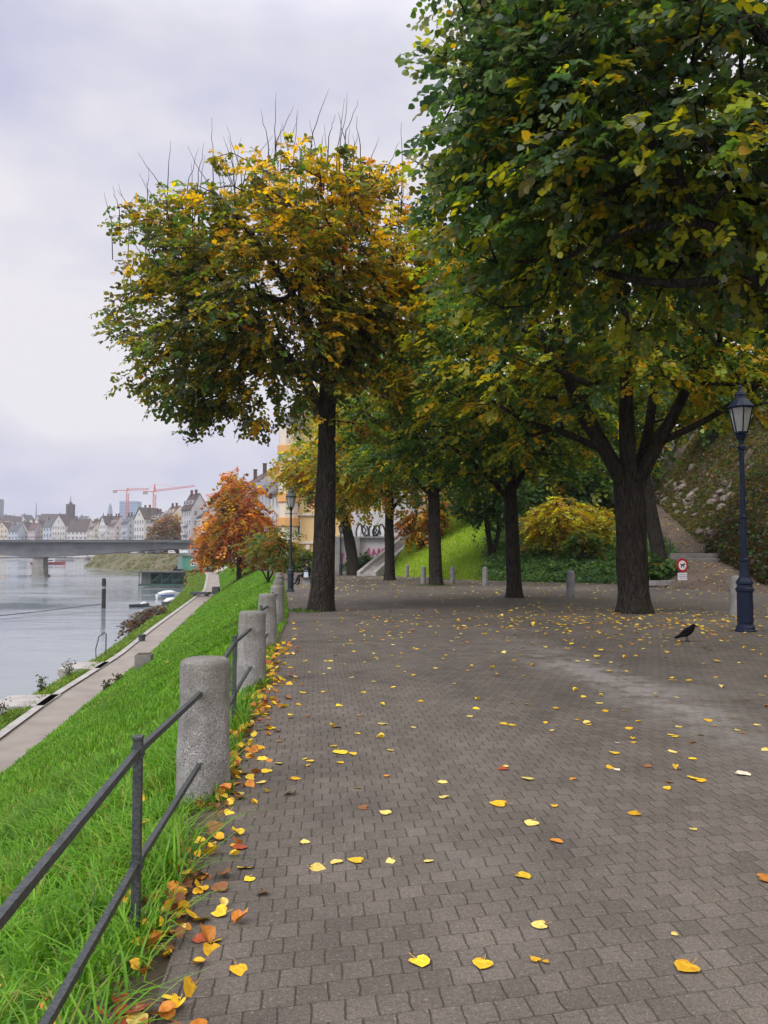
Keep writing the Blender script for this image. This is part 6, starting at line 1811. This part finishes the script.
# scrub on the stony bank under and past the bridge
def f_scrub(n):
    T_ = np.array([q[0] for q in QUAY]); B_ = np.array([q[1] for q in QUAY])
    s_ = rng.uniform(0, len(QUAY) - 1.001, n); i_ = s_.astype(int); f_ = (s_ - i_)[:, None]
    t = rng.random(n)[:, None]
    P = (T_[i_] * (1 - f_) + T_[i_ + 1] * f_) * (1 - t) + (B_[i_] * (1 - f_) + B_[i_ + 1] * f_) * t + rng.normal(size=(n, 3)) * .25
    k = np.array([fbm(p[0], p[1] + 3 * p[2], .16, 6.0) for p in P]); P = P[(k > .0) & (P[:, 2] > -6.2)]
    m = n // 2
    d = rng.uniform(150, 262, m); a = vtab(d, VERGE); x = a + rng.uniform(-.8, 1.2, m); z = WATER_Z + rng.uniform(.8, 3.8, m)
    k = np.array([fbm(p, q, .2, 6.0) for p, q in zip(x, d)])
    return np.concatenate([P, np.stack([x, d, z], 1)[k > .1]])
scatter_cover('bank_scrub', 'mottled brown and green scrub on the far river bank', 6000, f_scrub, .55, [BROWN * 1.5, OLIVE * .9, DKGREEN * 1.6, OLIVE * .7, BROWN * 1.2])
# weeds at the waterside and along the path
def weed(loc, h, seed, lab):
    q = np.random.default_rng(seed); mb = MB(); P = []
    for s in range(7):
        a = q.uniform(0, 6.28); ln = q.uniform(.1, .4) * h
        pts = [(0, 0, -.1)] + [(math.cos(a) * ln * t, math.sin(a) * ln * t, h * q.uniform(.8, 1.05) * t) for t in (.4, .7, 1.0)]
        mb.tube(pts, [.012, .01, .007, .004], 4)
        for t in pts[1:]:
            for _ in range(5): P.append(np.array(t) + q.normal(size=3) * .09)
    root = empty('weed', loc, 0, lab, 'weed', 'weeds by the river path')
    mb.build('stem', M_soil, root)
    P = np.array(P); leaf_cloud('leaves', P, .09 * np.ones(len(P)), np.array([(.07, .07, .03), (.05, .08, .02), (.12, .09, .05)])[q.integers(0, 3, len(P))], M_leaf, root)
for i, (y, dx) in enumerate(((29.5, .1), (34.5, .2), (38.5, .3))):
    weed((float(fV(y)) + dx, y, -4.75), .6 + .1 * (i % 3), 200 + i, 'thin leggy weed at the edge of the quay above the water')
for i, (y, dx) in enumerate(((33.2, .2), (35.0, .35))):
    weed((float(fPR(y)) + dx, y, -4.45), .45, 220 + i, 'dry weed on the upper edge of the river path')

# ------------------------------------------------------------------ air between here and the far town
DENS = 0.00025
if DENS:
    hv = MB().box((-350, 700, 40), (1500, 1500, 101.5))
    mh, nth, bh = newmat('haze_air')
    nth.nodes.remove(bh)
    pv = N(nth, 'ShaderNodeVolumePrincipled'); pv.inputs['Color'].default_value = (.86, .88, .94, 1); pv.inputs['Density'].default_value = DENS; pv.inputs['Anisotropy'].default_value = .2
    nth.links.new(pv.outputs[0], [n for n in nth.nodes if n.type == 'OUTPUT_MATERIAL'][0].inputs['Volume'])
    ho = hv.build('haze', mh); tag(ho, kind='stuff')

# ------------------------------------------------------------------ sky, sun, camera
SUN_EL, SUN_AZ = 42.0, -118.0      # azimuth from +Y toward +X: the bright side is over the river, behind the camera's left
w = bpy.data.worlds.new('World'); scene.world = w; w.use_nodes = True
nt = w.node_tree; bg = nt.nodes['Background']
sky = N(nt, 'ShaderNodeTexSky', sky_type='NISHITA'); sky.sun_disc = False
sky.sun_elevation = R(SUN_EL); sky.sun_rotation = R(SUN_AZ); sky.dust_density = 2.0
tc = N(nt, 'ShaderNodeTexCoord').outputs['Generated']
mp = N(nt, 'ShaderNodeMapping'); mp.inputs['Scale'].default_value = (1, 1, 2.2); mp.inputs['Location'].default_value = (.35, .2, .1)
nt.links.new(tc, mp.inputs[0])
n1 = noise_n(nt, mp.outputs[0], 1.5, 5, .52)
n2 = noise_n(nt, mp.outputs[0], 4.0, 6, .6)
spx = N(nt, 'ShaderNodeSeparateXYZ'); nt.links.new(tc, spx.inputs[0])
f = math_n(nt, 'ADD', math_n(nt, 'MULTIPLY', n1, .84), math_n(nt, 'MULTIPLY', n2, .16))
f = math_n(nt, 'ADD', f, math_n(nt, 'MULTIPLY', spx.outputs[0], .22))   # the cloud deck is thicker up the river
cl = ramp(nt, f, .36, .54, (3.7, 3.85, 5.5), (6.5, 6.3, 6.6))
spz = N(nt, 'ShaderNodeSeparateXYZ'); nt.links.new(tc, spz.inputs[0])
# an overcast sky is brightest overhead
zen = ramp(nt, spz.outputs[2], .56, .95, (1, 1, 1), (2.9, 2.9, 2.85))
# added brightness in the unseen sky behind the camera, front-lighting the foliage
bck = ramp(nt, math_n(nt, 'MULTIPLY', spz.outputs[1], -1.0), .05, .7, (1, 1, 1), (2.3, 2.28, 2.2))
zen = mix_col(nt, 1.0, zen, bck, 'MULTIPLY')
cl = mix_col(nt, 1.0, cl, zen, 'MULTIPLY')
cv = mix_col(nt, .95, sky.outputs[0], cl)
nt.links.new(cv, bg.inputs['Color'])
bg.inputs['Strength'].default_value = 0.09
sun = bpy.data.lights.new('sun', 'SUN'); sun.energy = 1.5; sun.angle = R(22); sun.color = (1, .96, .90)
so = bpy.data.objects.new('sun', sun); COL.objects.link(so)
el, az = R(SUN_EL), R(SUN_AZ)
dv = Vector((math.sin(az) * math.cos(el), math.cos(az) * math.cos(el), math.sin(el)))
so.rotation_euler = dv.to_track_quat('Z', 'Y').to_euler(); so.location = (-20, -10, 40)

cam = bpy.data.cameras.new('camera'); co = bpy.data.objects.new('camera', cam); COL.objects.link(co)
cam.sensor_fit = 'VERTICAL'; cam.sensor_height = 36; cam.lens = 36 * 770 / 1024
co.location = (0, 0, 1.62); co.rotation_euler = (R(90) + math.atan(38 / 770), 0, 0)
cam.clip_start = .05; cam.clip_end = 12000
scene.camera = co
scene.render.resolution_x = 768; scene.render.resolution_y = 1024
vs_ = scene.view_settings; vs_.view_transform = 'Standard'; vs_.look = 'None'; vs_.exposure = 0.58; vs_.gamma = 1
try: vs_.use_curve_mapping = False
except Exception: pass
scene.cycles.max_bounces = 12; scene.cycles.diffuse_bounces = 8; scene.cycles.transmission_bounces = 8; scene.cycles.transparent_max_bounces = 12
scene.cycles.use_denoising = True
